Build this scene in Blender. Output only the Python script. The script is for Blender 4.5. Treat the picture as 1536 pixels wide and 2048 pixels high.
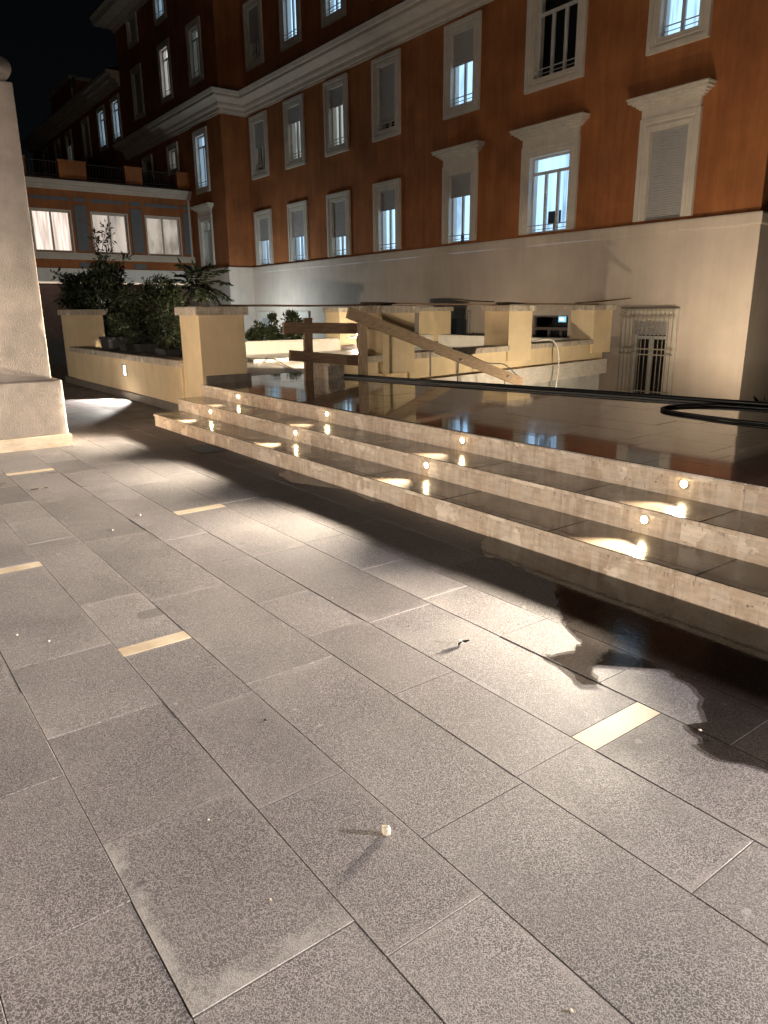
import bpy, bmesh, math, random
import numpy as np
from mathutils import Vector, Matrix
random.seed(7); RNG = np.random.default_rng(7)
for o in list(bpy.data.objects): bpy.data.objects.remove(o)
SC = bpy.context.scene; COL = SC.collection

# ------------------------------------------------------------------ camera, world, exposure
EYE = 1.5
YAW, PITCH, ROLL = (math.radians(a) for a in (53.35, 15.63, -0.55))
fwd = Vector((math.cos(YAW)*math.cos(PITCH), math.sin(YAW)*math.cos(PITCH), -math.sin(PITCH)))
right = Vector((math.sin(YAW), -math.cos(YAW), 0)); up = right.cross(fwd)
r2 = right*math.cos(ROLL) + up*math.sin(ROLL); u2 = up*math.cos(ROLL) - right*math.sin(ROLL)
cd = bpy.data.cameras.new('camera'); cam = bpy.data.objects.new('camera', cd); COL.objects.link(cam)
cam.matrix_world = Matrix(((r2.x, u2.x, -fwd.x, 0), (r2.y, u2.y, -fwd.y, 0), (r2.z, u2.z, -fwd.z, EYE), (0, 0, 0, 1)))
cd.sensor_fit = 'HORIZONTAL'; cd.sensor_width = 36; cd.lens = 1445/1536*36; cd.clip_start = .05; cd.clip_end = 3000
SC.camera = cam
W = bpy.data.worlds.new('World'); SC.world = W; W.use_nodes = True
wn = W.node_tree.nodes; sky = wn.new('ShaderNodeTexSky'); sky.sky_type = 'NISHITA'; sky.sun_disc = False
sky.sun_elevation = math.radians(9.0); sky.sun_rotation = math.radians(200)
W.node_tree.links.new(sky.outputs[0], wn['Background'].inputs[0]); wn['Background'].inputs[1].default_value = 0.00012
SC.view_settings.view_transform = 'Standard'; SC.view_settings.look = 'None'; SC.view_settings.gamma = 1
SC.view_settings.exposure = 2.2
P_STEP = 265.0; P_WORK1 = 450.0; P_WORK2 = 190.0; P_COURT = 100.0; P_COOL = 100.0; P_FILL = 150.0; P_FLOOD = 4500.0; E_WIN = 0.42

# ------------------------------------------------------------------ material helpers
def N(nt, t, **kw):
    n = nt.nodes.new('ShaderNode'+t)
    for k, v in kw.items():
        if k.startswith('_'): setattr(n, k[1:], v)
        else: n.inputs[k.replace('__', ' ')].default_value = v
    return n
def newmat(name):
    m = bpy.data.materials.new(name); m.use_nodes = True; nt = m.node_tree
    return m, nt, nt.nodes['Principled BSDF']
def L(nt, a, b): nt.links.new(a, b)
def pos(nt, scale=(1, 1, 1), rnd=True):
    g = N(nt, 'NewGeometry'); mp = N(nt, 'Mapping'); mp.inputs['Scale'].default_value = scale
    L(nt, g.outputs['Position'], mp.inputs['Vector'])
    if rnd:
        oi = N(nt, 'ObjectInfo'); ml = N(nt, 'VectorMath', _operation='SCALE'); ml.inputs[0].default_value = (37, 53, 11)
        L(nt, oi.outputs['Random'], ml.inputs['Scale']); L(nt, ml.outputs[0], mp.inputs['Location'])
    return mp.outputs[0]
def noise(nt, vec, scale, detail=3, rough=.5):
    n = N(nt, 'TexNoise', Scale=scale, Detail=detail, Roughness=rough); L(nt, vec, n.inputs['Vector']); return n.outputs['Fac']
def ramp(nt, fac, stops):
    r = N(nt, 'ValToRGB'); e = r.color_ramp.elements
    while len(e) < len(stops): e.new(.5)
    for i, (p, c) in enumerate(stops): e[i].position = p; e[i].color = (*c, 1) if not isinstance(c, (int, float)) else (c, c, c, 1)
    L(nt, fac, r.inputs[0]); return r.outputs['Color']
def mix(nt, fac, a, b, bt='MIX'):
    m = N(nt, 'Mix', _data_type='RGBA', _blend_type=bt)
    for s, v in ((0, fac), (6, a), (7, b)):
        if hasattr(v, 'links'): L(nt, v, m.inputs[s])
        else: m.inputs[s].default_value = (*v, 1) if isinstance(v, tuple) else v
    return m.outputs[2]
def bump(nt, b, h, strength=.3, dist=.01):
    n = N(nt, 'Bump', Strength=strength, Distance=dist); L(nt, h, n.inputs['Height']); L(nt, n.outputs[0], b.inputs['Normal'])
def plain(name, c, rough=.6, metal=0, spec=.5, var=.12, scale=6, bmp=0, bscale=60, bdist=.004):
    m, nt, b = newmat(name); v = pos(nt)
    f = noise(nt, v, scale, 4, .6)
    col = ramp(nt, f, [(.3, tuple(x*(1-var) for x in c)), (.7, tuple(min(1, x*(1+var)) for x in c))])
    L(nt, col, b.inputs['Base Color']); b.inputs['Roughness'].default_value = rough; b.inputs['Metallic'].default_value = metal
    b.inputs['Specular IOR Level'].default_value = spec
    if bmp: bump(nt, b, noise(nt, v, bscale, 4, .6), bmp, bdist)
    return m
def emit(name, c, s, detail=None):
    m = bpy.data.materials.new(name); m.use_nodes = True; nt = m.node_tree; nt.nodes.remove(nt.nodes['Principled BSDF'])
    e = N(nt, 'Emission'); e.inputs[0].default_value = (*c, 1); e.inputs[1].default_value = s
    L(nt, e.outputs[0], nt.nodes['Material Output'].inputs[0])
    if detail: detail(nt, e)
    return m
M = {}
def mk_paving():
    m, nt, b = newmat('grey_bush_hammered_stone'); v = pos(nt)
    n1 = noise(nt, v, 132, 1.5, .5)
    a = N(nt, 'Math', _operation='SUBTRACT'); L(nt, n1, a.inputs[0]); a.inputs[1].default_value = .5
    ab = N(nt, 'Math', _operation='ABSOLUTE'); L(nt, a.outputs[0], ab.inputs[0])
    ridge = ramp(nt, ab.outputs[0], [(.012, .9), (.09, .05)])
    pores = ramp(nt, noise(nt, v, 260, 2), [(.35, .7), (.6, 1.1)])
    dark = (.088, .078, .077); pale = (.36, .33, .327)
    c = mix(nt, ridge, dark, pale)
    dust = ramp(nt, noise(nt, v, 3.1, 6, .62), [(.42, 0), (.75, .62)])
    c = mix(nt, dust, c, (.225, .205, .193))
    big = ramp(nt, noise(nt, v, .9, 3), [(.3, .78), (.7, 1.16)])
    c = mix(nt, 1.0, c, big, 'MULTIPLY'); c = mix(nt, 1.0, c, pores, 'MULTIPLY')
    spots = ramp(nt, noise(nt, v, 13, 2, .4), [(.735, 0), (.77, .5)])
    c = mix(nt, spots, c, (.37, .345, .32))
    st = ramp(nt, noise(nt, v, 1.9, 5, .7), [(.62, 0), (.72, .35)])
    c = mix(nt, st, c, (.075, .066, .06))
    oi = N(nt, 'ObjectInfo'); tint = ramp(nt, oi.outputs['Random'], [(0, (.86, .84, .84)), (.5, (.98, .95, .95)), (1, (1.1, 1.08, 1.08))])
    tc = N(nt, 'TexCoord'); se = N(nt, 'SeparateXYZ'); L(nt, tc.outputs['Generated'], se.inputs[0])
    def edge(i, k):
        a_ = N(nt, 'Math', _operation='SUBTRACT'); L(nt, se.outputs[i], a_.inputs[0]); a_.inputs[1].default_value = .5
        b_ = N(nt, 'Math', _operation='ABSOLUTE'); L(nt, a_.outputs[0], b_.inputs[0])
        c_ = N(nt, 'Math', _operation='MULTIPLY_ADD'); L(nt, b_.outputs[0], c_.inputs[0]); c_.inputs[1].default_value = -k; c_.inputs[2].default_value = k*.5; return c_.outputs[0]
    mn = N(nt, 'Math', _operation='MINIMUM'); L(nt, edge(0, .38), mn.inputs[0]); L(nt, edge(1, .8), mn.inputs[1])   # metres to the slab edge, roughly
    wob = N(nt, 'Math', _operation='MULTIPLY_ADD'); L(nt, noise(nt, v, 7, 5, .7), wob.inputs[0]); wob.inputs[1].default_value = -.16; L(nt, mn.outputs[0], wob.inputs[2])
    ed = ramp(nt, wob.outputs[0], [(-.0, .5), (.02, 0)]); ed2 = ramp(nt, noise(nt, v, 1.4, 3), [(.45, 0), (.7, 1)])
    wb2 = N(nt, 'Math', _operation='ADD'); L(nt, wob.outputs[0], wb2.inputs[0]); wb2.inputs[1].default_value = .075
    ed = ramp(nt, wb2.outputs[0], [(0, .55), (.022, 0)])
    c = mix(nt, mix(nt, 1.0, ed, ed2, 'MULTIPLY'), c, (.30, .275, .262))
    gum = ramp(nt, noise(nt, v, 5.5, 1, .3), [(.2, .5), (.22, 0)]); c = mix(nt, gum, c, (.06, .053, .05))
    c = mix(nt, 1.0, c, tint, 'MULTIPLY')
    L(nt, c, b.inputs['Base Color']); L(nt, ramp(nt, dust, [(0, .6), (.6, .85)]), b.inputs['Roughness'])
    bump(nt, b, ridge, .25, .0015); return m
M['paving'] = mk_paving()
def mk_stain():
    m = M['paving'].copy(); m.name = 'grey_stone_with_lime_bloom'; nt = m.node_tree; b = nt.nodes['Principled BSDF']
    src = b.inputs['Base Color'].links[0].from_socket; g = N(nt, 'NewGeometry'); sx = N(nt, 'SeparateXYZ'); L(nt, g.outputs['Position'], sx.inputs[0])
    wob = noise(nt, g.outputs['Position'], 11, 6, .72)
    def edge(sock, p0, sign, w):
        d = N(nt, 'Math', _operation='SUBTRACT'); L(nt, sock, d.inputs[0]); d.inputs[1].default_value = p0
        e = N(nt, 'Math', _operation='MULTIPLY_ADD'); L(nt, wob, e.inputs[0]); e.inputs[1].default_value = -.15; L(nt, d.outputs[0], e.inputs[2])
        return ramp(nt, e.outputs[0], [(0, 1), (w, 0)])
    f1 = edge(sx.outputs['Y'], 1.25-.05, 1, .05); f2 = edge(sx.outputs['X'], .39-.07, 1, .04)
    f = N(nt, 'Math', _operation='MAXIMUM'); L(nt, f1, f.inputs[0]); L(nt, f2, f.inputs[1])
    h = N(nt, 'Math', _operation='MULTIPLY'); L(nt, f.outputs[0], h.inputs[0]); L(nt, ramp(nt, noise(nt, g.outputs['Position'], 5.5, 5, .7), [(.38, .05), (.58, .7)]), h.inputs[1])
    L(nt, mix(nt, h.outputs[0], src, (.34, .315, .295)), b.inputs['Base Color']); return m
M['paving_stain'] = mk_stain()
M['joint'] = plain('pale_joint_mortar', (.2, .18, .165), .95, var=.5, scale=3)
def mk_travertine(name, base, dark, pale, rough, streak=True):
    m, nt, b = newmat(name); v = pos(nt); vs = pos(nt, (9, 9, 1.3))
    f = noise(nt, v, 5, 6, .65); c = ramp(nt, f, [(.3, dark), (.52, base), (.75, pale)])
    if streak:
        s = ramp(nt, noise(nt, vs, 2.2, 4, .6), [(.47, 0), (.58, .75)]); c = mix(nt, s, c, pale)
        patch = ramp(nt, noise(nt, v, 2.6, 5, .55), [(.585, 0), (.605, .9)]); c = mix(nt, patch, c, tuple(min(1, x*1.22) for x in pale))
        sp = ramp(nt, noise(nt, v, 34, 3, .7), [(.64, 0), (.7, .9)]); sp2 = ramp(nt, noise(nt, v, 1.1, 3), [(.45, 0), (.62, 1)])
        c = mix(nt, mix(nt, 1.0, sp, sp2, 'MULTIPLY'), c, (.09, .065, .045))
    if streak:
        gz_ = N(nt, 'TexCoord'); sz = N(nt, 'SeparateXYZ'); L(nt, gz_.outputs['Generated'], sz.inputs[0])
        topm = ramp(nt, sz.outputs['Z'], [(.72, 0), (1, 1)]); drip = ramp(nt, noise(nt, pos(nt, (7, 7, 2)), 5, 5, .75), [(.56, 0), (.63, .9)])
        c = mix(nt, mix(nt, 1.0, topm, drip, 'MULTIPLY'), c, (.12, .085, .06))
    vein = ramp(nt, noise(nt, pos(nt, (2, 2, 14)), 3, 5, .7), [(.4, .86), (.6, 1.06)]); c = mix(nt, 1.0, c, vein, 'MULTIPLY')
    L(nt, c, b.inputs['Base Color']); L(nt, ramp(nt, f, [(.3, rough), (.7, min(1, rough+.15))]), b.inputs['Roughness'])
    bump(nt, b, noise(nt, v, 70, 4, .7), .25, .003); return m
M['riser'] = mk_travertine('stained_travertine', (.67, .525, .395), (.46, .335, .23), (.77, .66, .54), .5)
def mk_wetstone(name, c1, c2, r0, r1, bs, coat=.55):
    m, nt, b = newmat(name); v = pos(nt)
    f = noise(nt, v, 4, 5, .6); L(nt, ramp(nt, f, [(.3, c1), (.7, c2)]), b.inputs['Base Color'])
    L(nt, ramp(nt, noise(nt, pos(nt, rnd=False), 2.3, 4, .6), [(.4, r0), (.66, r1)]), b.inputs['Roughness'])
    b.inputs['Coat Weight'].default_value = coat; b.inputs['Coat Roughness'].default_value = .035; b.inputs['Coat IOR'].default_value = 1.33
    wv = noise(nt, pos(nt, (1.6, .7, 1), False), 15, 4, .65); bump(nt, b, wv, bs, .004); return m
M['tread'] = mk_wetstone('damp_brown_stone_tread', (.05, .036, .025), (.09, .067, .046), .18, .36, .08)
M['terrace'] = mk_wetstone('wet_dark_paving', (.036, .025, .021), (.06, .043, .035), .04, .13, .15, 1.0)
M['deck'] = plain('wet_grey_deck', (.55, .51, .46), .3, var=.3, scale=2.5, bmp=.2, bscale=20)
M['inset'] = mk_travertine('cream_stone_strip', (.60, .48, .345), (.48, .365, .25), (.68, .565, .43), .5, False)
def mk_plaster(name, c, var=.18, rough=.85, scale=1.2, bmp=.35, bs=90, stk=.955):
    m, nt, b = newmat(name); v = pos(nt, rnd=False)
    f = noise(nt, v, scale, 7, .6); col = ramp(nt, f, [(.28, tuple(x*(1-var) for x in c)), (.72, tuple(min(1, x*(1+var)) for x in c))])
    dr = ramp(nt, noise(nt, pos(nt, (3, 3, .35), False), 1.6, 5, .65), [(.36, stk), (.64, 2-stk-.02)]); col = mix(nt, 1.0, col, dr, 'MULTIPLY')
    L(nt, col, b.inputs['Base Color']); b.inputs['Roughness'].default_value = rough; b.inputs['Specular IOR Level'].default_value = .25
    bump(nt, b, noise(nt, v, bs, 4, .65), bmp, .006); return m
M['red'] = mk_plaster('red_orange_plaster', (.31, .112, .04), .3, scale=.7, stk=.86)
M['base'] = mk_plaster('cream_base_plaster', (.57, .475, .40), .09)
M['yellow'] = mk_plaster('yellow_plaster', (.76, .60, .375), .08, scale=3, bmp=.2)
M['pillar'] = mk_plaster('rough_cream_render', (.24, .198, .165), .22, scale=3.5, bmp=.6, bs=60)
M['white'] = mk_plaster('white_wall_plaster', (.72, .68, .62), .1, scale=3)
M['surround'] = mk_plaster('pale_stone_surround', (.58, .52, .45), .1, .7, 3, .15)
M['cornice'] = mk_plaster('pale_cornice_plaster', (.56, .48, .4), .1, .8, 2, .15)
M['panel'] = plain('grey_blue_panel', (.14, .14, .142), .8, var=.1)
M['coping'] = mk_travertine('rough_travertine_coping', (.5, .42, .33), (.28, .22, .16), (.64, .56, .46), .75)
M['marble'] = mk_travertine('pale_marble_band', (.72, .66, .58), (.62, .55, .46), (.8, .75, .68), .5, False)
M['concrete'] = plain('raw_concrete', (.5, .48, .44), .85, var=.3, scale=2, bmp=.3, bscale=30)
M['skirting'] = plain('grey_stone_skirting', (.2, .165, .135), .6, var=.25, scale=8)
M['frame'] = plain('grey_aluminium_frame', (.5, .5, .49), .4, var=.04)
M['doorframe'] = plain('brown_grey_door_frame', (.16, .13, .12), .5, var=.06)
M['shutter'] = plain('grey_roller_shutter', (.36, .345, .34), .6, var=.06)
M['rail'] = plain('pale_metal_bar', (.55, .53, .5), .45, .3, var=.05)
M['iron'] = plain('painted_iron_grille', (.42, .36, .28), .5, .2, var=.15)
M['darkiron'] = plain('dark_cast_iron', (.05, .045, .04), .5, .6, var=.3, scale=30)
M['roof'] = plain('dark_roof', (.06, .035, .03), .8, var=.3)
M['soil'] = plain('dark_soil', (.05, .04, .03), .95, var=.4, scale=9, bmp=.5)
M['court'] = plain('court_paving', (.16, .145, .13), .85, var=.25, scale=2)
M['land'] = plain('dark_land', (.06, .055, .05), .95, var=.2, scale=.2)
M['rubber'] = plain('black_rubber_hose', (.012, .012, .013), .38, var=.2)
M['whitepvc'] = plain('white_plastic_tube', (.72, .68, .6), .4, var=.05)
M['greyhose'] = plain('dull_grey_hose', (.2, .19, .175), .5, var=.1)
M['steel'] = plain('galvanised_steel', (.6, .58, .54), .35, .7, var=.08)
M['blackplastic'] = plain('black_plastic', (.02, .02, .022), .45, var=.1)
M['pot'] = plain('grey_plastic_planter', (.06, .06, .06), .6, var=.3)
M['chip'] = plain('plaster_chip', (.62, .54, .43), .9, var=.2, scale=40)
M['bark'] = plain('brown_bark', (.09, .06, .04), .9, var=.3, scale=20)
def mk_wood(name, c, vec):
    m, nt, b = newmat(name); v = pos(nt, vec)
    f = noise(nt, v, 6, 6, .65); col = ramp(nt, f, [(.3, tuple(x*.5 for x in c)), (.5, c), (.72, tuple(min(1, x*1.35) for x in c))])
    L(nt, col, b.inputs['Base Color']); b.inputs['Roughness'].default_value = .75; bump(nt, b, f, .4, .006); return m
M['wood'] = mk_wood('weathered_timber_shaded', (.22, .135, .08), (1.2, 14, 14))  # rail and post timber darkened in the colour to stand for shade
M['woodv'] = mk_wood('weathered_timber_post_shaded', (.22, .135, .08), (14, 14, 1.2))
M['woodlit'] = mk_wood('sawn_timber_lit', (.40, .275, .17), (1.2, 14, 14))  # board and post timber paled in the colour to stand for lamplight
M['woodvlit'] = mk_wood('sawn_timber_post_lit', (.4, .28, .175), (14, 14, 1.2))
M['plank'] = mk_wood('dark_scaffold_plank', (.2, .12, .075), (1.0, 12, 12))
def mk_leaf(name, c1, c2):
    m, nt, b = newmat(name); g = N(nt, 'NewGeometry')
    L(nt, ramp(nt, g.outputs['Random Per Island'], [(0, c1), (1, c2)]), b.inputs['Base Color']); b.inputs['Roughness'].default_value = .5
    b.inputs['Transmission Weight'].default_value = 0; return m
M['leaf'] = mk_leaf('dark_green_leaves', (.012, .02, .008), (.032, .045, .016))
M['leaf2'] = mk_leaf('mid_green_leaves', (.018, .028, .01), (.05, .062, .022))
M['grass'] = mk_leaf('green_grass', (.06, .12, .02), (.16, .2, .05))
M['deadleaf'] = plain('dark_dry_leaf', (.02, .015, .012), .7)
def schlick(nt, f0):
    lw = N(nt, 'LayerWeight', Blend=.5); p = N(nt, 'Math', _operation='POWER'); L(nt, lw.outputs['Facing'], p.inputs[0]); p.inputs[1].default_value = 5
    m = N(nt, 'Math', _operation='MULTIPLY_ADD'); L(nt, p.outputs[0], m.inputs[0]); m.inputs[1].default_value = 1-f0; m.inputs[2].default_value = f0
    return lw, m
def mk_glass():
    m = bpy.data.materials.new('window_glass'); m.use_nodes = True; nt = m.node_tree; nt.nodes.remove(nt.nodes['Principled BSDF'])
    t = N(nt, 'BsdfTransparent'); t.inputs[0].default_value = (.93, .95, .95, 1); g = N(nt, 'BsdfGlossy', Roughness=.03)
    lw, fr_ = schlick(nt, .04); mx = N(nt, 'MixShader'); L(nt, fr_.outputs[0], mx.inputs[0]); L(nt, t.outputs[0], mx.inputs[1]); L(nt, g.outputs[0], mx.inputs[2])
    L(nt, mx.outputs[0], nt.nodes['Material Output'].inputs[0]); return m
M['glass'] = mk_glass()
def mk_water():
    m = bpy.data.materials.new('thin_water_film'); m.use_nodes = True; nt = m.node_tree; nt.nodes.remove(nt.nodes['Principled BSDF'])
    t = N(nt, 'BsdfTransparent'); t.inputs[0].default_value = (.47, .44, .42, 1); g = N(nt, 'BsdfGlossy', Roughness=.045)
    lw, fr_ = schlick(nt, .03); mx = N(nt, 'MixShader'); L(nt, fr_.outputs[0], mx.inputs[0]); L(nt, t.outputs[0], mx.inputs[1]); L(nt, g.outputs[0], mx.inputs[2])
    bp = N(nt, 'Bump', Strength=.12, Distance=.004); L(nt, noise(nt, pos(nt), 40, 3, .6), bp.inputs['Height']); L(nt, bp.outputs[0], g.inputs['Normal']); L(nt, bp.outputs[0], lw.inputs['Normal'])
    L(nt, mx.outputs[0], nt.nodes['Material Output'].inputs[0]); return m
M['water'] = mk_water()
def curtain(sc):
    def f(nt, e):
        v = pos(nt, (1, sc, .25)); n = noise(nt, v, 2.2, 3, .5)
        base = e.inputs[0].default_value[:3]
        L(nt, ramp(nt, n, [(.3, tuple(x*.42 for x in base)), (.46, tuple(x*.8 for x in base)), (.64, tuple(base))]), e.inputs[0])
    return f
COOL = (.44, .70, 1.0)
M['room_lit'] = emit('cool_lit_room', COOL, E_WIN, curtain(3))
M['room_lit2'] = emit('cool_lit_curtain', (.48, .72, .95), E_WIN*.8, curtain(7))
M['room_dim'] = emit('dim_lit_room', (.72, .8, .78), E_WIN*.36, curtain(5))
M['room_grey'] = emit('faintly_lit_room', (.62, .78, .8), E_WIN*.16, curtain(5))
M['room_white'] = emit('bright_lit_room', (.95, .97, 1), E_WIN*.9, curtain(3))
M['room_pink'] = emit('warm_lit_blinds', (1.0, .80, .68), E_WIN*.7, lambda nt, e: L(nt, ramp(nt, noise(nt, pos(nt, (1, 1, .06), False), 9, 2), [(.35, (.62, .46, .38)), (.6, (1, .84, .74))]), e.inputs[0]))
M['room_pink2'] = emit('dim_warm_room', (.95, .80, .66), E_WIN*.3, lambda nt, e: L(nt, ramp(nt, noise(nt, pos(nt, (1, 1, .4), False), 2.2, 2), [(.35, (.5, .42, .34)), (.6, (1, .86, .72))]), e.inputs[0]))
M['room_pink3'] = emit('half_lit_warm_room', (1, .84, .72), E_WIN*.42, curtain(4))
M['room_dark'] = plain('dark_room', (.012, .012, .014), .7)
M['lens'] = emit('warm_lamp_lens', (1, .8, .46), 34)
M['lens_white'] = emit('white_lamp_lens', (1, .97, .9), 2.2)
M['strip'] = emit('painted_beam_glow', (1, .78, .58), .16)  # glow colour for the lit underside of the porch beam, no lamp
M['sign'] = emit('lit_blue_sign', (.22, .62, 1), .32)
M['trim'] = plain('brushed_steel_trim', (.5, .42, .3), .3, .8)

# ------------------------------------------------------------------ mesh helpers
class MB:
    def __init__(s): s.v = []; s.f = []
    def add(s, vs, fs): n = len(s.v); s.v += [tuple(map(float, p)) for p in vs]; s.f += [tuple(i+n for i in f) for f in fs]; return s
    def box(s, x0, x1, y0, y1, z0, z1):
        return s.add([(x0,y0,z0),(x1,y0,z0),(x1,y1,z0),(x0,y1,z0),(x0,y0,z1),(x1,y0,z1),(x1,y1,z1),(x0,y1,z1)],
                     [(0,3,2,1),(4,5,6,7),(0,1,5,4),(1,2,6,5),(2,3,7,6),(3,0,4,7)])
    def bbox(s, x0, x1, y0, y1, z0, z1, b=.01):
        def ring(z, i): return [(x0+i,y0+i,z),(x1-i,y0+i,z),(x1-i,y1-i,z),(x0+i,y1-i,z)]
        vs = ring(z0, 0)+ring(z1-b, 0)+ring(z1, b)
        fs = [(0,3,2,1),(8,9,10,11)]
        for k in (0, 4):
            for i in range(4): j = (i+1) % 4; fs.append((k+i, k+j, k+4+j, k+4+i))
        return s.add(vs, fs)
    def quad(s, a, b, c, d): return s.add([a, b, c, d], [(0, 1, 2, 3)])
    def beam(s, a, b, w, h, upv=(0, 0, 1)):
        a, b = Vector(a), Vector(b); d = (b-a).normalized(); sd = d.cross(Vector(upv))
        if sd.length < 1e-4: sd = d.cross(Vector((1, 0, 0)))
        sd.normalize(); u = sd.cross(d); vs = []
        for p in (a, b):
            for i, j in ((-1,-1),(1,-1),(1,1),(-1,1)): vs.append(p+sd*(w/2*i)+u*(h/2*j))
        return s.add(vs, [(0,1,2,3),(7,6,5,4),(0,4,5,1),(1,5,6,2),(2,6,7,3),(3,7,4,0)])
    def tube(s, pts, r, n=10, cap=True):
        pts = [Vector(p) for p in pts]; rs = r if isinstance(r, (list, tuple)) else [r]*len(pts); vs = []; fs = []
        for i, p in enumerate(pts):
            d = (pts[min(i+1, len(pts)-1)]-pts[max(i-1, 0)]).normalized(); a = d.cross(Vector((0, 0, 1)))
            if a.length < 1e-3: a = d.cross(Vector((1, 0, 0)))
            a.normalize(); b = a.cross(d)
            for k in range(n): t = 2*math.pi*k/n; vs.append(p+a*(rs[i]*math.cos(t))+b*(rs[i]*math.sin(t)))
        for i in range(len(pts)-1):
            for k in range(n): fs.append((i*n+k, i*n+(k+1) % n, (i+1)*n+(k+1) % n, (i+1)*n+k))
        if cap: fs += [tuple(range(n-1, -1, -1)), tuple((len(pts)-1)*n+k for k in range(n))]
        return s.add(vs, fs)
    def lathe(s, prof, c, n=24):
        vs = [(c[0]+r*math.cos(2*math.pi*k/n), c[1]+r*math.sin(2*math.pi*k/n), c[2]+z) for r, z in prof for k in range(n)]
        fs = [(i*n+k, i*n+(k+1) % n, (i+1)*n+(k+1) % n, (i+1)*n+k) for i in range(len(prof)-1) for k in range(n)]
        return s.add(vs, fs)
    def build(s, name, mat, parent=None, smooth=False, loc=None):
        me = bpy.data.meshes.new(name); me.from_pydata(s.v, [], s.f); me.validate(); me.update()
        if smooth: me.polygons.foreach_set('use_smooth', [True]*len(me.polygons))
        if mat: me.materials.append(M[mat] if isinstance(mat, str) else mat)
        o = bpy.data.objects.new(name, me); COL.objects.link(o)
        if parent: o.parent = parent; o.matrix_parent_inverse = Matrix.Translation(-Vector(parent.location)) if parent.type == 'EMPTY' else Matrix()
        return o
def tag(o, label=None, cat=None, group=None, kind=None):
    if label: o['label'] = label
    if cat: o['category'] = cat
    if group: o['group'] = group
    if kind: o['kind'] = kind
    return o
def thing(name, label, cat, loc=(0, 0, 0), group=None):
    o = bpy.data.objects.new(name, None); COL.objects.link(o); o.location = loc; o.empty_display_size = .2
    return tag(o, label, cat, group)
def smooth_path(pts, n=6):
    P = [Vector(p) for p in pts]; P = [P[0]]+P+[P[-1]]; out = []
    for i in range(1, len(P)-2):
        for k in range(n):
            t = k/n; a, b, c, d = P[i-1:i+3]
            out.append(.5*((2*b)+(c-a)*t+(2*a-5*b+4*c-d)*t*t+(3*b-a-3*c+d)*t**3))
    return out+[P[-2]]
def light(name, kind, loc, energy, color, aim=None, parent=None, **kw):
    l = bpy.data.lights.new(name, kind); l.energy = energy; l.color = color
    for k, v in kw.items(): setattr(l, k, v)
    o = bpy.data.objects.new(name, l); COL.objects.link(o); o.location = loc
    if aim: o.rotation_euler = (Vector(aim)-Vector(loc)).to_track_quat('-Z', 'Y').to_euler()
    if parent: o.parent = parent; o.matrix_parent_inverse = Matrix.Translation(-Vector(parent.location))
    return o

# ------------------------------------------------------------------ ground levels
R1, X1, X2, X3 = .163, 3.385, 3.785, 4.185
ZT = 3*R1
CZ = -1.3
g = MB().quad((-400,-400,CZ-.02),(400,-400,CZ-.02),(400,400,CZ-.02),(-400,400,CZ-.02)).build('ground', 'land'); tag(g, kind='structure', label='dark open land around the courtyard')
g = MB().box(4.3, 40, -12, 9.4, CZ-.01, CZ+.0).build('sunken_court', 'court'); tag(g, kind='structure', label='sunken courtyard floor beside the red building')
g = MB().box(-14, 4.3, -12, 60, CZ, -.0035).build('plaza', 'joint'); tag(g, kind='structure', label='grey stone slab paving of the lower plaza')
plaza = g
g = MB().box(4.3, 5.0, 10.6, 60, CZ+.002, .3).add([(5.0,10.6,CZ),(5.2,10.6,CZ),(7.6,16.3,CZ),(17,16.3,CZ),(17,60,CZ),(5.0,60,CZ),(5.0,10.6,.3),(5.2,10.6,.3),(7.6,16.3,.3),(17,16.3,.3),(17,60,.3),(5.0,60,.3)],[(0,1,2,3,4,5),(11,10,9,8,7,6),(0,6,7,1),(1,7,8,2),(2,8,9,3),(3,9,10,4)]).build('garden_bed', 'soil'); tag(g, kind='structure', label='dark planted bed behind the parapet')

# paving slabs of the plaza: rows along y
ROWX = [-3.65,-3.32,-2.89,-2.56,-2.13,-1.80,-1.37,-1.04,-.61,-.28,.06-.0,.39,.825,1.15,1.585,1.915,2.318,2.65,3.07,3.385]
known = {(.06):[1.663,2.34],(.39):[1.25,1.925,2.6,3.27],(.825):[1.115,1.784,2.45],(1.15):[1.375,2.52,3.65],(1.585):[1.41,2.08,2.76,3.27,4.03],(1.915):[],(2.318):[1.07,2.2,3.35],(2.65):[1.09,2.1,3.08]}
insets = {(.39):[(4.633,4.738),(-1.2,-1.09)],(.825):[(3.094,3.192)],(1.915):[(1.342,1.451),(5.222,5.338)],(2.65):[],(-.28):[(2.2,2.31)],(-1.04):[(4.0,4.11)],(1.15):[(-.6,-.49),(7.6,7.71)]}
slabs = []; stuff = MB()
def near(a, b): return abs(a-b) < 1e-6
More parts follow.
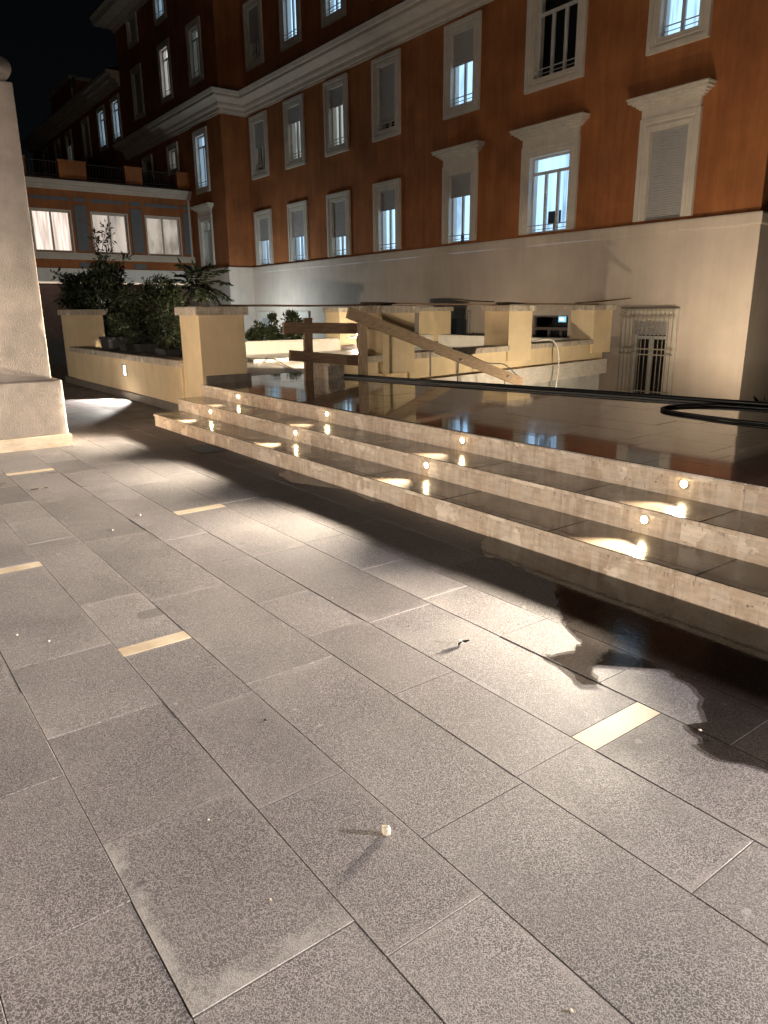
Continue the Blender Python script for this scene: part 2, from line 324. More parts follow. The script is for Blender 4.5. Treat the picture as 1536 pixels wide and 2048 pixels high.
for ri in range(len(ROWX)-1):
    xa, xb = ROWX[ri], ROWX[ri+1]
    kn = next((v for k, v in known.items() if near(k, xa)), []); ins = next((v for k, v in insets.items() if near(k, xa)), [])
    wide = xb-xa > .38; step = 1.13 if wide else .67
    cuts = sorted(kn) if kn else [ .4+.31*((ri*7) % 5)/2 ]
    if ins and not kn: cuts = []
    marks = sorted(cuts+[m for i in ins for m in i])
    full = list(marks)
    lo = marks[0]
    while lo > -3.5: lo -= step*random.uniform(.93, 1.05); full.append(lo)
    hi = marks[-1]
    while hi < 16.5: hi += step*random.uniform(.93, 1.05); full.append(hi)
    full = sorted(full); extra = []
    for a, b in zip(full, full[1:]):
        n = max(1, round((b-a)/step))
        for k in range(1, n): extra.append(a+(b-a)*k/n)
    full = sorted(full+extra)
    for a, b in zip(full, full[1:]):
        isin = any(near(a, i[0]) and near(b, i[1]) for i in ins)
        if any(a > i[0]-1e-6 and b < i[1]+1e-6 and not isin for i in ins): continue
        slabs.append((xa, xb, a, b, isin))
def sees(x, y):
    q = Vector((x, y, -EYE)); d = -q.dot(-fwd)
    if d < .3: return False
    return abs(q.dot(r2)/d) < .56 and abs(q.dot(u2)/d) < .74
vis = []; hid = []
for s in slabs:
    xa, xb, a, b, isin = s
    ok = any(sees(x, y) for x in (xa, (xa+xb)/2, xb) for y in (a, (a+b)/2, b))
    (vis if ok or isin else hid).append(s)
vis.sort(key=lambda s: (s[0]+s[1])**2/4+(s[2]+s[3])**2/4)
hid += vis[300:]; vis = vis[:300]
def slab_mesh(mb, xa, xb, a, b, gap, top, tilt=0):
    j = [random.uniform(.0, .0012) for _ in range(4)]
    bv = .0014; x0, x1, y0, y1 = xa+gap+j[0], xb-gap-j[1], a+gap+j[2], b-gap-j[3]
    h = [top+random.uniform(-tilt, tilt) for _ in range(3)]; h.append(h[0]+h[2]-h[1])
    c = [(x0,y0),(x1,y0),(x1,y1),(x0,y1)]; ci = [(x0+bv,y0+bv),(x1-bv,y0+bv),(x1-bv,y1-bv),(x0+bv,y1-bv)]
    vs = [(*p, -.03+top) for p in c]+[(*p, h[k]-.0015) for k, p in enumerate(c)]+[(*p, h[k]) for k, p in enumerate(ci)]
    fs = [(8,9,10,11)]
    for k in (0, 4):
        for i in range(4): m_ = (i+1) % 4; fs.append((k+i, k+m_, k+4+m_, k+4+i))
    mb.add(vs, fs)
for xa, xb, a, b, isin in vis:
    mb = MB(); slab_mesh(mb, xa, xb, a, b, .0007, random.uniform(-.0008, .0006)-.0005, .0006)
    o = mb.build('stone_strip' if isin else 'slab', 'inset' if isin else ('paving_stain' if xa < .6 < xb and a < 1.5 < b else 'paving'), plaza)
    if isin: o['label'] = 'cream stone strip set between grey slabs'
for xa, xb, a, b, isin in hid: slab_mesh(stuff, xa, xb, a, b, .0007, -.001, .0005)
o = stuff.build('distant_slabs', 'paving', plaza); o['kind'] = 'stuff'

# ------------------------------------------------------------------ steps
YE0 = -7.0
steps = thing('stone_steps', 'three long travertine steps with damp brown treads up to the wet terrace', 'steps', (X1, 9.8, 0))
ends = [9.80, 9.93, 10.02]
joints = [[9.8,8.62,7.35,6.1,4.95,3.96,2.96,1.97,.95,-.2,-1.5,-2.8,-4.2,-5.6,YE0],[9.93,8.2,6.86,5.5,4.06,3.08,2.2,1.1,-.2,-1.4,-2.9,-4.2,-5.6,YE0],[10.02,8.5,7.3,6.15,5.01,4.0,2.86,2.05,.7,-.6,-2,-3.4,-5,YE0]]
LY = [8.83, 6.65, 4.50, 2.44, .35, -1.75, -3.85]
for k, xr in enumerate((X1, X2, X3)):
    z0 = k*R1; z1 = z0+R1; xn = (X2, X3, X3+.35)[k]
    core = MB().box(xr+.03, xn+.02 if k < 2 else X3+.04, YE0, ends[k]-.004, z0-.02 if k else -.2, z1-.032).build('step_core', 'concrete', steps)
    for a, b in zip(joints[k][1:], joints[k]):
        MB().box(xr+.008, xr+.03, a+.001, b-.001, z0-(.01 if k == 0 else .002), z1-.032).build('riser_slab', 'riser', steps)
        if k < 2:
            d = random.uniform(-.0006, .0006)
            MB().bbox(xr-.004, xn+.012, a+.0012-.12*(a > YE0+.2), b-.0012-(.12 if b < ends[k]-.01 else 0), z1-.031, z1+d, .004).build('tread_slab', 'tread', steps)
            MB().bbox(xr-.006, xr-.0045, a+.0012-.12*(a > YE0+.2), b-.0012-(.12 if b < ends[k]-.01 else 0), z1-.03, z1-.003, .0005).build('nosing', 'riser', steps)
        else:
            MB().bbox(xr-.006, xr+.03, a+.0012, b-.0012, z1-.031, z1-.0015, .003).build('nosing', 'riser', steps)
MB().box(X2+.012, X2+.03, 9.932, 9.95, 0, R1*2-.03).build('end_panel', 'riser', steps)

ordw = ['first', 'second', 'third', 'fourth', 'fifth', 'sixth', 'seventh']
for k, (xr, zl) in enumerate(((X2, R1+.092), (X3, R1*2+.092))):
    for i, y in enumerate(LY):
        t = thing('step_light', f'small round warm lamp in the {["middle", "top"][k]} riser, {ordw[i]} from the yellow pier', 'step light', (xr+.008, y, zl), 'recessed lamps along the steps')
        n = 20; mb = MB(); vs = []; fs = []
        for r, d in ((.032, .0), (.032, -.004), (.024, -.005), (.022, -.001)):
            vs += [(xr+.008+d, y+r*math.cos(2*math.pi*q/n), zl+r*math.sin(2*math.pi*q/n)) for q in range(n)]
        for q0 in range(3): fs += [(q0*n+q, q0*n+(q+1) % n, (q0+1)*n+(q+1) % n, (q0+1)*n+q) for q in range(n)]
        mb.add(vs, fs).build('trim_ring', 'trim', t)
        dv = [(xr+.007-.013*math.sin(u_), y+.02*math.cos(u_)*math.cos(2*math.pi*q/n), zl+.02*math.cos(u_)*math.sin(2*math.pi*q/n)) for u_ in (0, .5, 1.0, 1.4) for q in range(n)]
        MB().add(dv, [(k_*n+q, k_*n+(q+1) % n, (k_+1)*n+(q+1) % n, (k_+1)*n+q) for k_ in range(3) for q in range(n)]+[tuple(3*n+q for q in range(n))]).build('lens', 'lens', t, True)
        light('lamp_light', 'SPOT', (xr-.02, y, zl), P_STEP*(1.15 if k == 0 else .8)*(1.35 if i < 3 else 1 if i == 3 else .4), (1, .88, .69), (xr-1.0, y, zl+.28), t, spot_size=math.radians(92), spot_blend=1.0, shadow_soft_size=.012, specular_factor=.25)

# ------------------------------------------------------------------ terrace (wet) and deck
def tz(x): return ZT+.016*max(0, x-X3)
def edge_x(y): return 6.36+(9.3-y)*.222
terr = MB().add([(X3+.03,YE0,CZ),(edge_x(YE0),YE0,CZ),(edge_x(9.45),9.45,CZ),(6.1,10.6,CZ),(4.3,10.6,CZ),(4.3,10.02,CZ),(X3+.03,10.02,CZ)]+[(X3+.03,YE0,ZT-.012),(edge_x(YE0),YE0,ZT-.012),(edge_x(9.45),9.45,ZT-.012),(6.1,10.6,ZT-.012),(4.3,10.6,ZT-.012),(4.3,10.02,ZT-.012),(X3+.03,10.02,ZT-.012)],
    [(6,5,4,3,2,1,0),(7,8,9,10,11,12,13)]+[(i,(i+1) % 7,7+(i+1) % 7,7+i) for i in range(7)]).build('terrace', 'concrete'); tag(terr, kind='structure', label='raised terrace of wet dark slabs above the steps')
def clip(poly, f):
    out = []
    for i, p in enumerate(poly):
        q = poly[(i+1) % len(poly)]; fp, fq = f(p), f(q)
        if fp >= 0: out.append(p)
        if fp*fq < 0: t = fp/(fp-fq); out.append((p[0]+(q[0]-p[0])*t, p[1]+(q[1]-p[1])*t))
    return out
xs = [X3+.034, 4.5, 4.9, 5.22, 5.63, 5.96, 6.36, 6.7, 7.12, 7.45, 7.88, 8.2, 8.65, 9.0, 9.45, 9.8]
nsl = 0
for i in range(len(xs)-1):
    y = -3.2-random.random()
    while y < 10.55:
        y2 = y+random.choice((.67, .67, 1.0))*random.uniform(.96, 1.04)
        poly = [(xs[i]+.002, y+.002), (xs[i+1]-.002, y+.002), (xs[i+1]-.002, min(y2, 10.58)-.002), (xs[i]+.002, min(y2, 10.58)-.002)]
        poly = clip(poly, lambda p: edge_x(p[1])-p[0] if p[1] < 9.45 else 6.3-(p[1]-9.45)*.15-p[0])
        if len(poly) > 2:
            gx, gy = random.gauss(0, .0012), random.gauss(0, .0012); cx = sum(p[0] for p in poly)/len(poly); cy = sum(p[1] for p in poly)/len(poly)
            n = len(poly); d = random.uniform(-.0006, .0006)
            top = [(p[0], p[1], tz(p[0])+d+gx*(p[0]-cx)+gy*(p[1]-cy)) for p in poly]
            MB().add([(p[0], p[1], ZT-.02) for p in poly]+top, [tuple(range(n, 2*n))]+[(q, (q+1) % n, n+(q+1) % n, n+q) for q in range(n)]).build('terrace_slab', 'terrace', terr); nsl += 1
        y = y2
# bridge deck beyond the terrace
BW = lambda x: 9.62+.184*(x-7.69)          # front line of the skewed low wall
dk = [(5.2,10.6),(6.12,10.6),(6.25,10.0),(14.6,BW(14.6)+.3),(14.6,16.5),(7.6,16.5)]
n = len(dk)
deck = MB().add([(x, y, CZ) for x, y in dk]+[(x, y, ZT-.004) for x, y in dk], [tuple(range(n-1,-1,-1)), tuple(range(n, 2*n))]+[(i,(i+1) % n,n+(i+1) % n,n+i) for i in range(n)]).build('deck', 'deck'); tag(deck, kind='structure', label='lit deck floor between the low walls')

# ------------------------------------------------------------------ parapets with piers
CAPZ = 1.57
def pier(par, x, y, w, z0, skirt=True, d=None):
    d = d or w
    p = MB().box(x, x+w, y, y+d, z0, CAPZ-.12).build('pier', 'yellow', par)
    MB().bbox(x-.05, x+w+.05, y-.05, y+d+.05, CAPZ-.12, CAPZ, .012).build('cap', 'coping', p)
    if skirt: MB().bbox(x+.02, x+w+.04, y-.035, y+d+.03, z0-.001, z0+.13, .012).build('plinth', 'skirting', p)
    return p
par = thing('parapet_wall', 'yellow parapet with marble coping running back from the steps, lamp set in it', 'wall', (4.2, 10, 0))
MB().box(4.16, 4.42, 10.655, 16.85, -.05, .70).build('wall', 'yellow', par)
for a, b in ((10.655, 12.3), (12.3, 13.9), (13.9, 15.4), (15.4, 16.85)):
    MB().bbox(4.11, 4.5, a+.0015, b-.0015, .70, .80, .01).build('coping_slab', 'coping', par)
pier(par, 4.2, 9.96, .70, 0, False); pier(par, 4.2, 16.86, .70, 0, False)
MB().bbox(4.24, 4.945, 9.92, 10.68, ZT, ZT+.12, .012).build('plinth', 'skirting', par)
for a, b in ((10.66, 12.5), (12.5, 14.4), (14.4, 16.2), (16.2, 17.6)):
    MB().bbox(4.135, 4.1585, a+.0015, b-.0015, -.02, .13, .006).build('skirting_slab', 'skirting', par)

bw = thing('bridge_parapet', 'low skewed yellow wall with marble coping and three piers above a white band', 'wall', (6, 9.6, 0))
def skew_box(mb, xa, xb, off0, off1, z0, z1):
    c = [(xa, BW(xa)+off0), (xb, BW(xb)+off0), (xb, BW(xb)+off1), (xa, BW(xa)+off1)]
    return mb.add([(*p, z0) for p in c]+[(*p, z1) for p in c], [(3,2,1,0),(4,5,6,7),(0,1,5,4),(1,2,6,5),(2,3,7,6),(3,0,4,7)])
skew_box(MB(), 5.92, 14.6, .02, .42, .34, .70).build('wall', 'yellow', bw)
cx = [5.9, 7.04, 8.9, 10.6, 12.3, 14.05]
for a, b in zip(cx, cx[1:]): skew_box(MB(), a+.001, b-.001, -.03, .47, .70, .80).build('coping_slab', 'coping', bw)
skew_box(MB(), 5.86, 6.2, -.05, .5, ZT-.003, .699).build('end_block', 'coping', bw)
for a, b in ((6.6, 9.5), (9.5, 12.2), (12.2, 14.75)): skew_box(MB(), a+.001, b-.001, -.05, .1, .0, .338).build('white_band', 'marble', bw)
skew_box(MB(), 6.6, 14.55, .03, .3, CZ, -.001).build('retaining_wall', 'concrete', bw)
for x in (7.05, 10.6, 14.02): pier(bw, x, BW(x)-.02 if x > 7.1 else BW(7.05)-.03, .66, .5, False)
fw = thing('rear_low_wall', 'low white wall with piers at the far side of the lit deck', 'wall', (10, 16.3, 0))
MB().box(7.2, 14.3, 16.3, 16.55, ZT-.01, .74).build('wall', 'white', fw)
for a, b in ((7.2, 8.9), (8.9, 10.7), (11.45, 13.9)): MB().bbox(a+.001, b-.001, 16.26, 16.6, .74, .80, .008).build('coping_slab', 'marble', fw)
pier(fw, 10.73, 16.28, .68, ZT); pier(fw, 13.95, 16.28, .66, ZT)
sw = thing('end_low_wall', 'low white wall closing the deck in front of the glazed door', 'wall', (14.1, 13, 0))
MB().box(14.1, 14.35, 11.5, 16.25, ZT-.01, .74).build('wall', 'white', sw)
for a, b in ((11.45, 13.1), (13.1, 14.8), (14.8, 16.2)): MB().bbox(14.05, 14.4, a+.001, b-.001, .74, .80, .008).build('coping_slab', 'marble', sw)
# kerb line in the deck
o = MB().box(6.9, 14.0, 13.7, 13.95, ZT-.003, ZT+.05).build('deck_kerb', 'marble'); tag(o, 'low pale stone kerb across the lit deck floor', 'kerb')

# lamps in walls
def wall_lamp(label, c, axis):
    x, y, z = c; t = thing('wall_lamp', label, 'lamp', c, 'rectangular wall lamps')
    a, h = .085, .11
    if axis == 'x':
        MB().box(x-.012, x+.05, y-a, y+a, z+h-.02, z+h).box(x-.012, x+.05, y-a, y+a, z-h, z-h+.02).box(x-.012, x+.05, y-a, y-a+.02, z-h+.02, z+h-.02).box(x-.012, x+.05, y+a-.02, y+a, z-h+.02, z+h-.02).build('bezel', 'darkiron', t)
        MB().quad((x-.003,y-a+.02,z-h+.02),(x-.003,y+a-.02,z-h+.02),(x-.003,y+a-.02,z+h-.02),(x-.003,y-a+.02,z+h-.02)).build('lens', 'lens_white', t)
        light('lamp_light', 'SPOT', (x-.03, y, z), 75, (1, .95, .88), (x-.9, y-.35, z-.62), t, spot_size=math.radians(95), spot_blend=.25, shadow_soft_size=.03)
    else:
        MB().box(x-a, x+a, y-.012, y+.05, z+h-.02, z+h).box(x-a, x+a, y-.012, y+.05, z-h, z-h+.02).box(x-a, x-a+.02, y-.012, y+.05, z-h+.02, z+h-.02).box(x+a-.02, x+a, y-.012, y+.05, z-h+.02, z+h-.02).build('bezel', 'darkiron', t)
        MB().quad((x-a+.02,y-.003,z-h+.02),(x-a+.02,y-.003,z+h-.02),(x+a-.02,y-.003,z+h-.02),(x+a-.02,y-.003,z-h+.02)).build('lens', 'lens_white', t)
        light('lamp_light', 'SPOT', (x, y-.04, z), 30, (1, .95, .88), (x, y-.9, z-.7), t, spot_size=math.radians(120), spot_blend=.5, shadow_soft_size=.03)
wall_lamp('rectangular lamp lit white in the long yellow parapet face', (4.16, 13.33, .5), 'x')
wall_lamp('rectangular lamp lit white on the bright pier beyond the deck', (11.3, 16.28, .86), 'y')

# ------------------------------------------------------------------ left pillar
pl = thing('gate_pillar', 'tall rough cream pillar on a heavy base block at the plaza edge', 'pillar', (1.5, 8.95, 0))
def rough_block(x0, x1, y0, y1, z0, z1, name, mat, nx=10, ny=10, nz=14, bev=.03, amp=.004):
    bm = bmesh.new(); bmesh.ops.create_cube(bm, size=1); bmesh.ops.scale(bm, vec=(x1-x0, y1-y0, z1-z0), verts=bm.verts); bmesh.ops.translate(bm, vec=((x0+x1)/2, (y0+y1)/2, (z0+z1)/2), verts=bm.verts)
    bmesh.ops.bevel(bm, geom=list(bm.edges), offset=bev, segments=3, affect='EDGES', profile=.6)
    bmesh.ops.subdivide_edges(bm, edges=[e for e in bm.edges if e.calc_length() > .15], cuts=nz, use_grid_fill=True)
    bm.normal_update()
    for v in bm.verts: v.co += v.normal*random.gauss(0, amp)*.5
    bmesh.ops.triangulate(bm, faces=bm.faces)
    me = bpy.data.meshes.new(name); bm.to_mesh(me); bm.free(); me.materials.append(M[mat]); me.polygons.foreach_set('use_smooth', [True]*len(me.polygons))
    o = bpy.data.objects.new(name, me); COL.objects.link(o); o.parent = pl; o.matrix_parent_inverse = Matrix.Translation(-Vector(pl.location)); return o
rough_block(.95, 2.065, 8.95, 10.06, .13, .765, 'base_block', 'pillar', bev=.022, amp=.0018)
MB().bbox(.92, 2.095, 8.925, 10.09, -.01, .14, .012).build('skirting', 'inset', pl)
rough_block(1.05, 1.965, 9.0, 9.95, .74, 3.80, 'shaft', 'pillar', bev=.012, amp=.0012)
mb = MB()
for k in range(13):
    a = -math.pi/2+math.pi*k/12; q = .135*math.cos(a); z = 3.93+.135*math.sin(a)
    mb.v += [(1.18-q, 9.13-q, z), (1.835+q, 9.13-q, z), (1.835+q, 9.82+q, z), (1.18-q, 9.82+q, z)]
for k in range(12):
    for i in range(4): j = (i+1) % 4; mb.f.append((k*4+i, k*4+j, k*4+4+j, k*4+4+i))
mb.f += [(0,3,2,1),(48,49,50,51)]
mb.build('cushion_moulding', 'pillar', pl, True)
MB().lathe([(.3,0),(.3,.05),(.16,.12),(.14,.2),(.3,.4),(.36,.6),(.28,.8),(.1,.95),(.05,1.02),(0,1.05)], (1.5, 9.47, 4.06)).build('finial', 'surround', pl, True)

# ------------------------------------------------------------------ buildings
def wall_holes(mb, X, y0, y1, z0, z1, holes, depth=.32, reveal=False):
    ys = sorted({y0, y1, *[h[0] for h in holes], *[h[1] for h in holes]}); zs = sorted({z0, z1, *[h[2] for h in holes], *[h[3] for h in holes]})
    ys = [v for v in ys if y0 <= v <= y1]; zs = [v for v in zs if z0 <= v <= z1]
    for a, b in zip(ys, ys[1:]):
        for c, d in zip(zs, zs[1:]):
            if any(h[0] < (a+b)/2 < h[1] and h[2] < (c+d)/2 < h[3] for h in holes): continue
            mb.quad((X,a,c),(X,a,d),(X,b,d),(X,b,c))
    for a, b, c, d in (holes if reveal else []):
        e = X+depth
        mb.quad((X,a,c),(e,a,c),(e,a,d),(X,a,d)).quad((X,b,c),(X,b,d),(e,b,d),(e,b,c)).quad((X,a,c),(X,b,c),(e,b,c),(e,a,c)).quad((X,a,d),(e,a,d),(e,b,d),(X,b,d))
    return mb
def frame_ring(mb, X, d, a, b, c, dd, w, bottom=True, top=True, back=.0):
    """flat moulding ring standing d proud of plane X round the rectangle a..b, c..dd with width w outward"""
    x0, x1 = X-d, X+back
    mb.box(x0, x1, a-w, a, c-(w if bottom else 0), dd+(w if top else 0)); mb.box(x0, x1, b, b+w, c-(w if bottom else 0), dd+(w if top else 0))
    if top: mb.box(x0, x1, a, b, dd, dd+w)
    if bottom: mb.box(x0, x1, a, b, c-w, c)
    return mb
def shutter(mb, X, a, b, zt, zb, pitch=.055):
    n = max(1, int((zt-zb)/pitch)); z = zt; vs = []; fs = []
    for k in range(n+1):
        z = zt-(zt-zb)*k/n
        if k: vs += [(X-.006, a, z+.01), (X-.006, b, z+.01)]
        vs += [(X+.012, a, z), (X+.012, b, z), (X-.012, a, z-.012), (X-.012, b, z-.012)]
    m = len(vs)//2
    for i in range(m-1): fs.append((2*i, 2*i+1, 2*i+3, 2*i+2))
    mb.add(vs, fs); mb.box(X-.018, X+.018, a, b, zb-.05, zb-.012); return mb
def window(par, X, yc, wo, z0, z1, state, sh=0.0, kind='two', ped=False, bottom=True, fw=.3, simple=False, rail=True):
    a, b = yc-wo/2, yc+wo/2
    mb = MB()
    frame_ring(mb, X, .05, a, b, z0, z1, fw*.62, bottom, True)
    frame_ring(mb, X, .085, a-fw*.62, b+fw*.62, z0-(fw*.62 if bottom else 0), z1+fw*.62, fw*.38, bottom, True)
    frame_ring(mb, X, .065, a-fw*.28, b+fw*.28, z0-(fw*.28 if bottom else 0), z1+fw*.28, fw*.1, bottom, True) if not simple else None
    e = X+.322
    mb.quad((X,a,z0),(e,a,z0),(e,a,z1),(X,a,z1)).quad((X,b,z0),(X,b,z1),(e,b,z1),(e,b,z0)).quad((X,a,z0),(X,b,z0),(e,b,z0),(e,a,z0)).quad((X,a,z1),(e,a,z1),(e,b,z1),(X,b,z1)) if abs(X-(XF-.08)) > 1e-6 else None
    win = mb.build('window', 'surround', par)
    if ped:
        zz = z1+fw; y0, y1 = a-fw, b+fw; m2 = MB()
        m2.box(X-.07, X, y0+.02, y1-.02, zz+.002, zz+.22)
        for d, h0, h1 in ((.10,.222,.26),(.15,.262,.31),(.22,.312,.36),(.30,.362,.43),(.33,.432,.47)):
            m2.box(X-d, X, y0-d+.05, y1+d-.05, zz+h0, zz+h1)
        m2.build('pediment', 'surround', win)
        MB().box(X-.25, X, y0-.15, y1+.15, zz+.472, zz+.5).build('lead_flashing', 'shutter', win)
    xs_ = X+.11; t = .055
    s = MB(); s.box(xs_, xs_+.06, a, a+t, z0, z1).box(xs_, xs_+.06, b-t, b, z0, z1).box(xs_, xs_+.06, a+t, b-t, z1-t, z1).box(xs_, xs_+.06, a+t, b-t, z0, z0+t)
    tr = z1-(z1-z0)*.21; panes = []
    cols_ = {'two': 2, 'three': 3, 'one': 1}[kind]
    if wo > .9 and not simple:
        s.box(xs_, xs_+.06, a+t, b-t, tr-.04, tr+.04); panes.append((a+t, b-t, tr+.04, z1-t)); zt = tr-.04
    else: zt = z1-t
    ycuts = [a+t+(b-a-2*t)*k/cols_ for k in range(cols_+1)]
    for k in range(1, cols_): s.box(xs_, xs_+.06, ycuts[k]-.045, ycuts[k]+.045, z0+t, zt)
    for k in range(cols_): panes.append((ycuts[k]+(.045 if k else 0), ycuts[k+1]-(.045 if k < cols_-1 else 0), z0+t, zt))
    s.build('sash', 'frame', win)
    if sh < .99:
        for p in panes:
            if p[2] > z1-(z1-z0)*sh: continue
            MB().quad((xs_+.03,p[0],p[2]),(xs_+.03,p[0],p[3]),(xs_+.03,p[1],p[3]),(xs_+.03,p[1],p[2])).build('pane', 'glass', win)
    if sh > .02: shutter(MB(), X+.055, a+.003, b-.003, z1-.002, z1-(z1-z0)*sh).build('shutter', 'shutter', win)
    if rail and sh < .97:
        m3 = MB(); m3.box(X-.005, X+.015, a-.01, b+.01, z0+.2, z0+.225).box(X-.003, X+.013, a-.01, b+.01, z0+.09, z0+.105); m3.build('safety_bar', 'rail', win)
    # room behind
    r = MB(); xb = X+.8; e = .3
    r.quad((xb,a-e,z0-e),(xb,a-e,z1+e),(xb,b+e,z1+e),(xb,b+e,z0-e)).build('room_back', 'room_'+state, win)
    MB().quad((X+.321,a-e,z0-e),(xb,a-e,z0-e),(xb,a-e,z1+e),(X+.321,a-e,z1+e)).quad((X+.321,b+e,z0-e),(X+.321,b+e,z1+e),(xb,b+e,z1+e),(xb,b+e,z0-e)).quad((X+.321,a-e,z0-e),(X+.321,b+e,z0-e),(xb,b+e,z0-e),(xb,a-e,z0-e)).quad((X+.321,a-e,z1+e),(xb,a-e,z1+e),(xb,b+e,z1+e),(X+.321,b+e,z1+e)).build('room_sides', 'room_'+state, win)
    return win

XF, XW, YC, YI, YT = 17.0, 15.75, 8.77, 33.2, 46.0
bld = thing('main_building', 'large red plastered building with pale window surrounds, cornice and cream base', 'building', (20, 20, CZ))
colsY = [(11.2, 1.0, 'two'), (14.9, 1.44, 'three'), (18.58, 1.0, 'two'), (22.45, 1.0, 'two'), (25.63, 1.0, 'two'), (28.8, 1.0, 'two'), (31.95, 1.0, 'two')]
ground_states = [('dark', .97), ('lit', 0), ('lit', .3), ('lit', .3), ('lit2', .62), ('lit', .5), ('lit', .46)]
upper_states = [('lit', 0), ('dark', 0), ('lit', .42), ('dark', .88), ('dim', .3), ('dim', .28), ('dark', .48)]
attic_states = [('dark', 1), ('dark', .6), ('dark', .8), ('dark', .3), ('lit', 0), ('lit', 0), ('dark', .62)]
GZ, UZ, AZ = (3.6, 5.64), (7.64, 9.64), (12.1, 14.1)
holes = []
for (y, w, k) in colsY:
    for z in (GZ, UZ, AZ): holes.append((y-w/2, y+w/2, *z))
wall = MB(); wall_holes(wall, XF, YC, YI, 3.5, 16.9, holes)
wall.quad((XF,YC,3.5),(30,YC,3.5),(30,YC,16.9),(XF,YC,16.9))
wall.quad((XW,YI,3.5),(XF,YI,3.5),(XF,YI,16.9),(XW,YI,16.9))
wing = [(35.55, 3.7, 5.75, 1.05, 'grey', 0, True), (35.5, 7.3, 9.55, 1.05, 'lit', 0, False), (35.4, 12.0, 14.0, 1.0, 'grey', 0, False), (39.1, 12.0, 14.1, 1.0, 'white', 0, False), (43.2, 12.0, 14.0, 1.0, 'dark', .97, False), (43.2, 15.5, 16.5, 1.0, 'dark', .97, False), (39.15, 15.5, 16.6, 1.0, 'lit', 0, False), (39.0, 8.6, 9.5, .9, 'room', 0, False), (42.7, 8.2, 9.5, 1.0, 'dark', .97, False)]
wall_holes(wall, XW, YI, YT, 3.5, 16.9, [(y-w/2, y+w/2, a, b) for y, a, b, w, *_ in wing])
wall.quad((XW,YT,3.5),(XW,YT,16.9),(30,YT,16.9),(30,YT,3.5))
wall.build('wall', 'red', bld)
for (y, w, k), (s1, f1), (s2, f2), (s3, f3) in zip(colsY, ground_states, upper_states, attic_states):
    window(bld, XF, y, w, *GZ, s1, f1, k, ped=y < 19, bottom=False)
    window(bld, XF, y, w, *UZ, s2, f2, k)
    window(bld, XF, y, w, *AZ, s3, f3, k)
for y, a, b, w, st, f, pd in wing:
    window(bld, XW, y, w, a, b, 'dim' if st == 'room' else st, f, 'two', ped=pd, bottom=not pd, fw=.26)
# base with lower windows
low = [(11.23, 1.0, -.85, 1.17), (14.6, 1.5, -1.25, 1.30), (18.5, 1.0, -.85, 1.17), (22.45, 1.0, -.85, 1.17), (25.63, 1.0, -.85, 1.17), (28.8, 1.0, -.85, 1.17), (31.95, 1.0, -.85, 1.17)]
XB = XF-.08
base = MB(); wall_holes(base, XB, YC-.08, YI-.08, CZ, 3.26, [(y-w/2, y+w/2, a, b) for y, w, a, b in low], .32, True)
base.quad((XB,YC-.08,CZ),(30,YC-.08,CZ),(30,YC-.08,3.26),(XB,YC-.08,3.26))
base.quad((XW-.08,YI-.08,CZ),(XB,YI-.08,CZ),(XB,YI-.08,3.26),(XW-.08,YI-.08,3.26)).quad((XW-.08,YI-.08,CZ),(XW-.08,YI-.08,3.26),(XW-.08,YT,3.26),(XW-.08,YT,CZ))
base.build('base', 'base', bld)
def run(name, prof, mat, par=bld):
    mb = MB(); P = []
    for d, z in prof: P.append([(30,YC-d,z),(XF-d,YC-d,z),(XF-d,YI-d,z),(XW-d,YI-d,z),(XW-d,YT+d,z),(30,YT+d,z)])
    for A, B in zip(P, P[1:]):
        for i in range(5): mb.quad(A[i], A[i+1], B[i+1], B[i])
    mb.build(name, mat, par)
run('base_band', [(.08,3.262),(.10,3.262),(.105,3.29),(.105,3.48),(.095,3.52),(-.01,3.535)], 'base')
run('cornice', [(0,10.06),(.05,10.06),(.05,10.14),(.08,10.16),(.08,10.3),(.13,10.33),(.16,10.4),(.16,10.5),(.24,10.56),(.33,10.6),(.5,10.62),(.52,10.64),(.52,10.74),(.56,10.77),(.60,10.86),(.62,10.9)], 'cornice')
run('cornice_cap', [(.62,10.9),(.64,10.9),(.64,10.94),(.5,10.97),(-.01,11.12)], 'roof')
run('eave', [(0,16.6),(.1,16.6),(.14,16.75),(.3,16.85),(.34,16.95),(.9,17.0),(.95,17.25),(1.05,17.4)], 'cornice')
run('roof', [(1.05,17.4),(1.1,17.45),(-5,20)], 'roof')
# lower windows and grilles
def grille(win, X, yc, z0, z1, w):
    m = MB(); a, b = yc-w/2, yc+w/2; n = int(w/.115)
    for k in range(n+1):
        y = a+w*k/n; m.box(X-.008, X+.008, y-.008, y+.008, z0, z1)
    for z in (z0+.08, z0+.25, (z0+z1)/2+.02, (z0+z1)/2+.16, z1-.22, z1-.04): m.box(X-.014, X-.0085, a-.06, b+.06, z-.016, z+.016)
    for y in (a+.04, b-.04):
        for z in (z0+.12, z1-.12): m.box(X, X+.16, y-.01, y+.01, z-.01, z+.01)
    m.build('grille', 'iron', win)
for i, (y, w, a, b) in enumerate(low):
    if i == 1: continue
    st = ['dark', '', 'dark', 'dark', 'dark', 'dark', 'dark'][i]
    wv = window(bld, XB, y, w, a, b, st, [.15, 0, .6, .97, .97, .97, .97][i], 'two', bottom=False, rail=False)
    if i in (0, 2): grille(wv, XB-.16, y, a-.0, b+.3, w+.46)
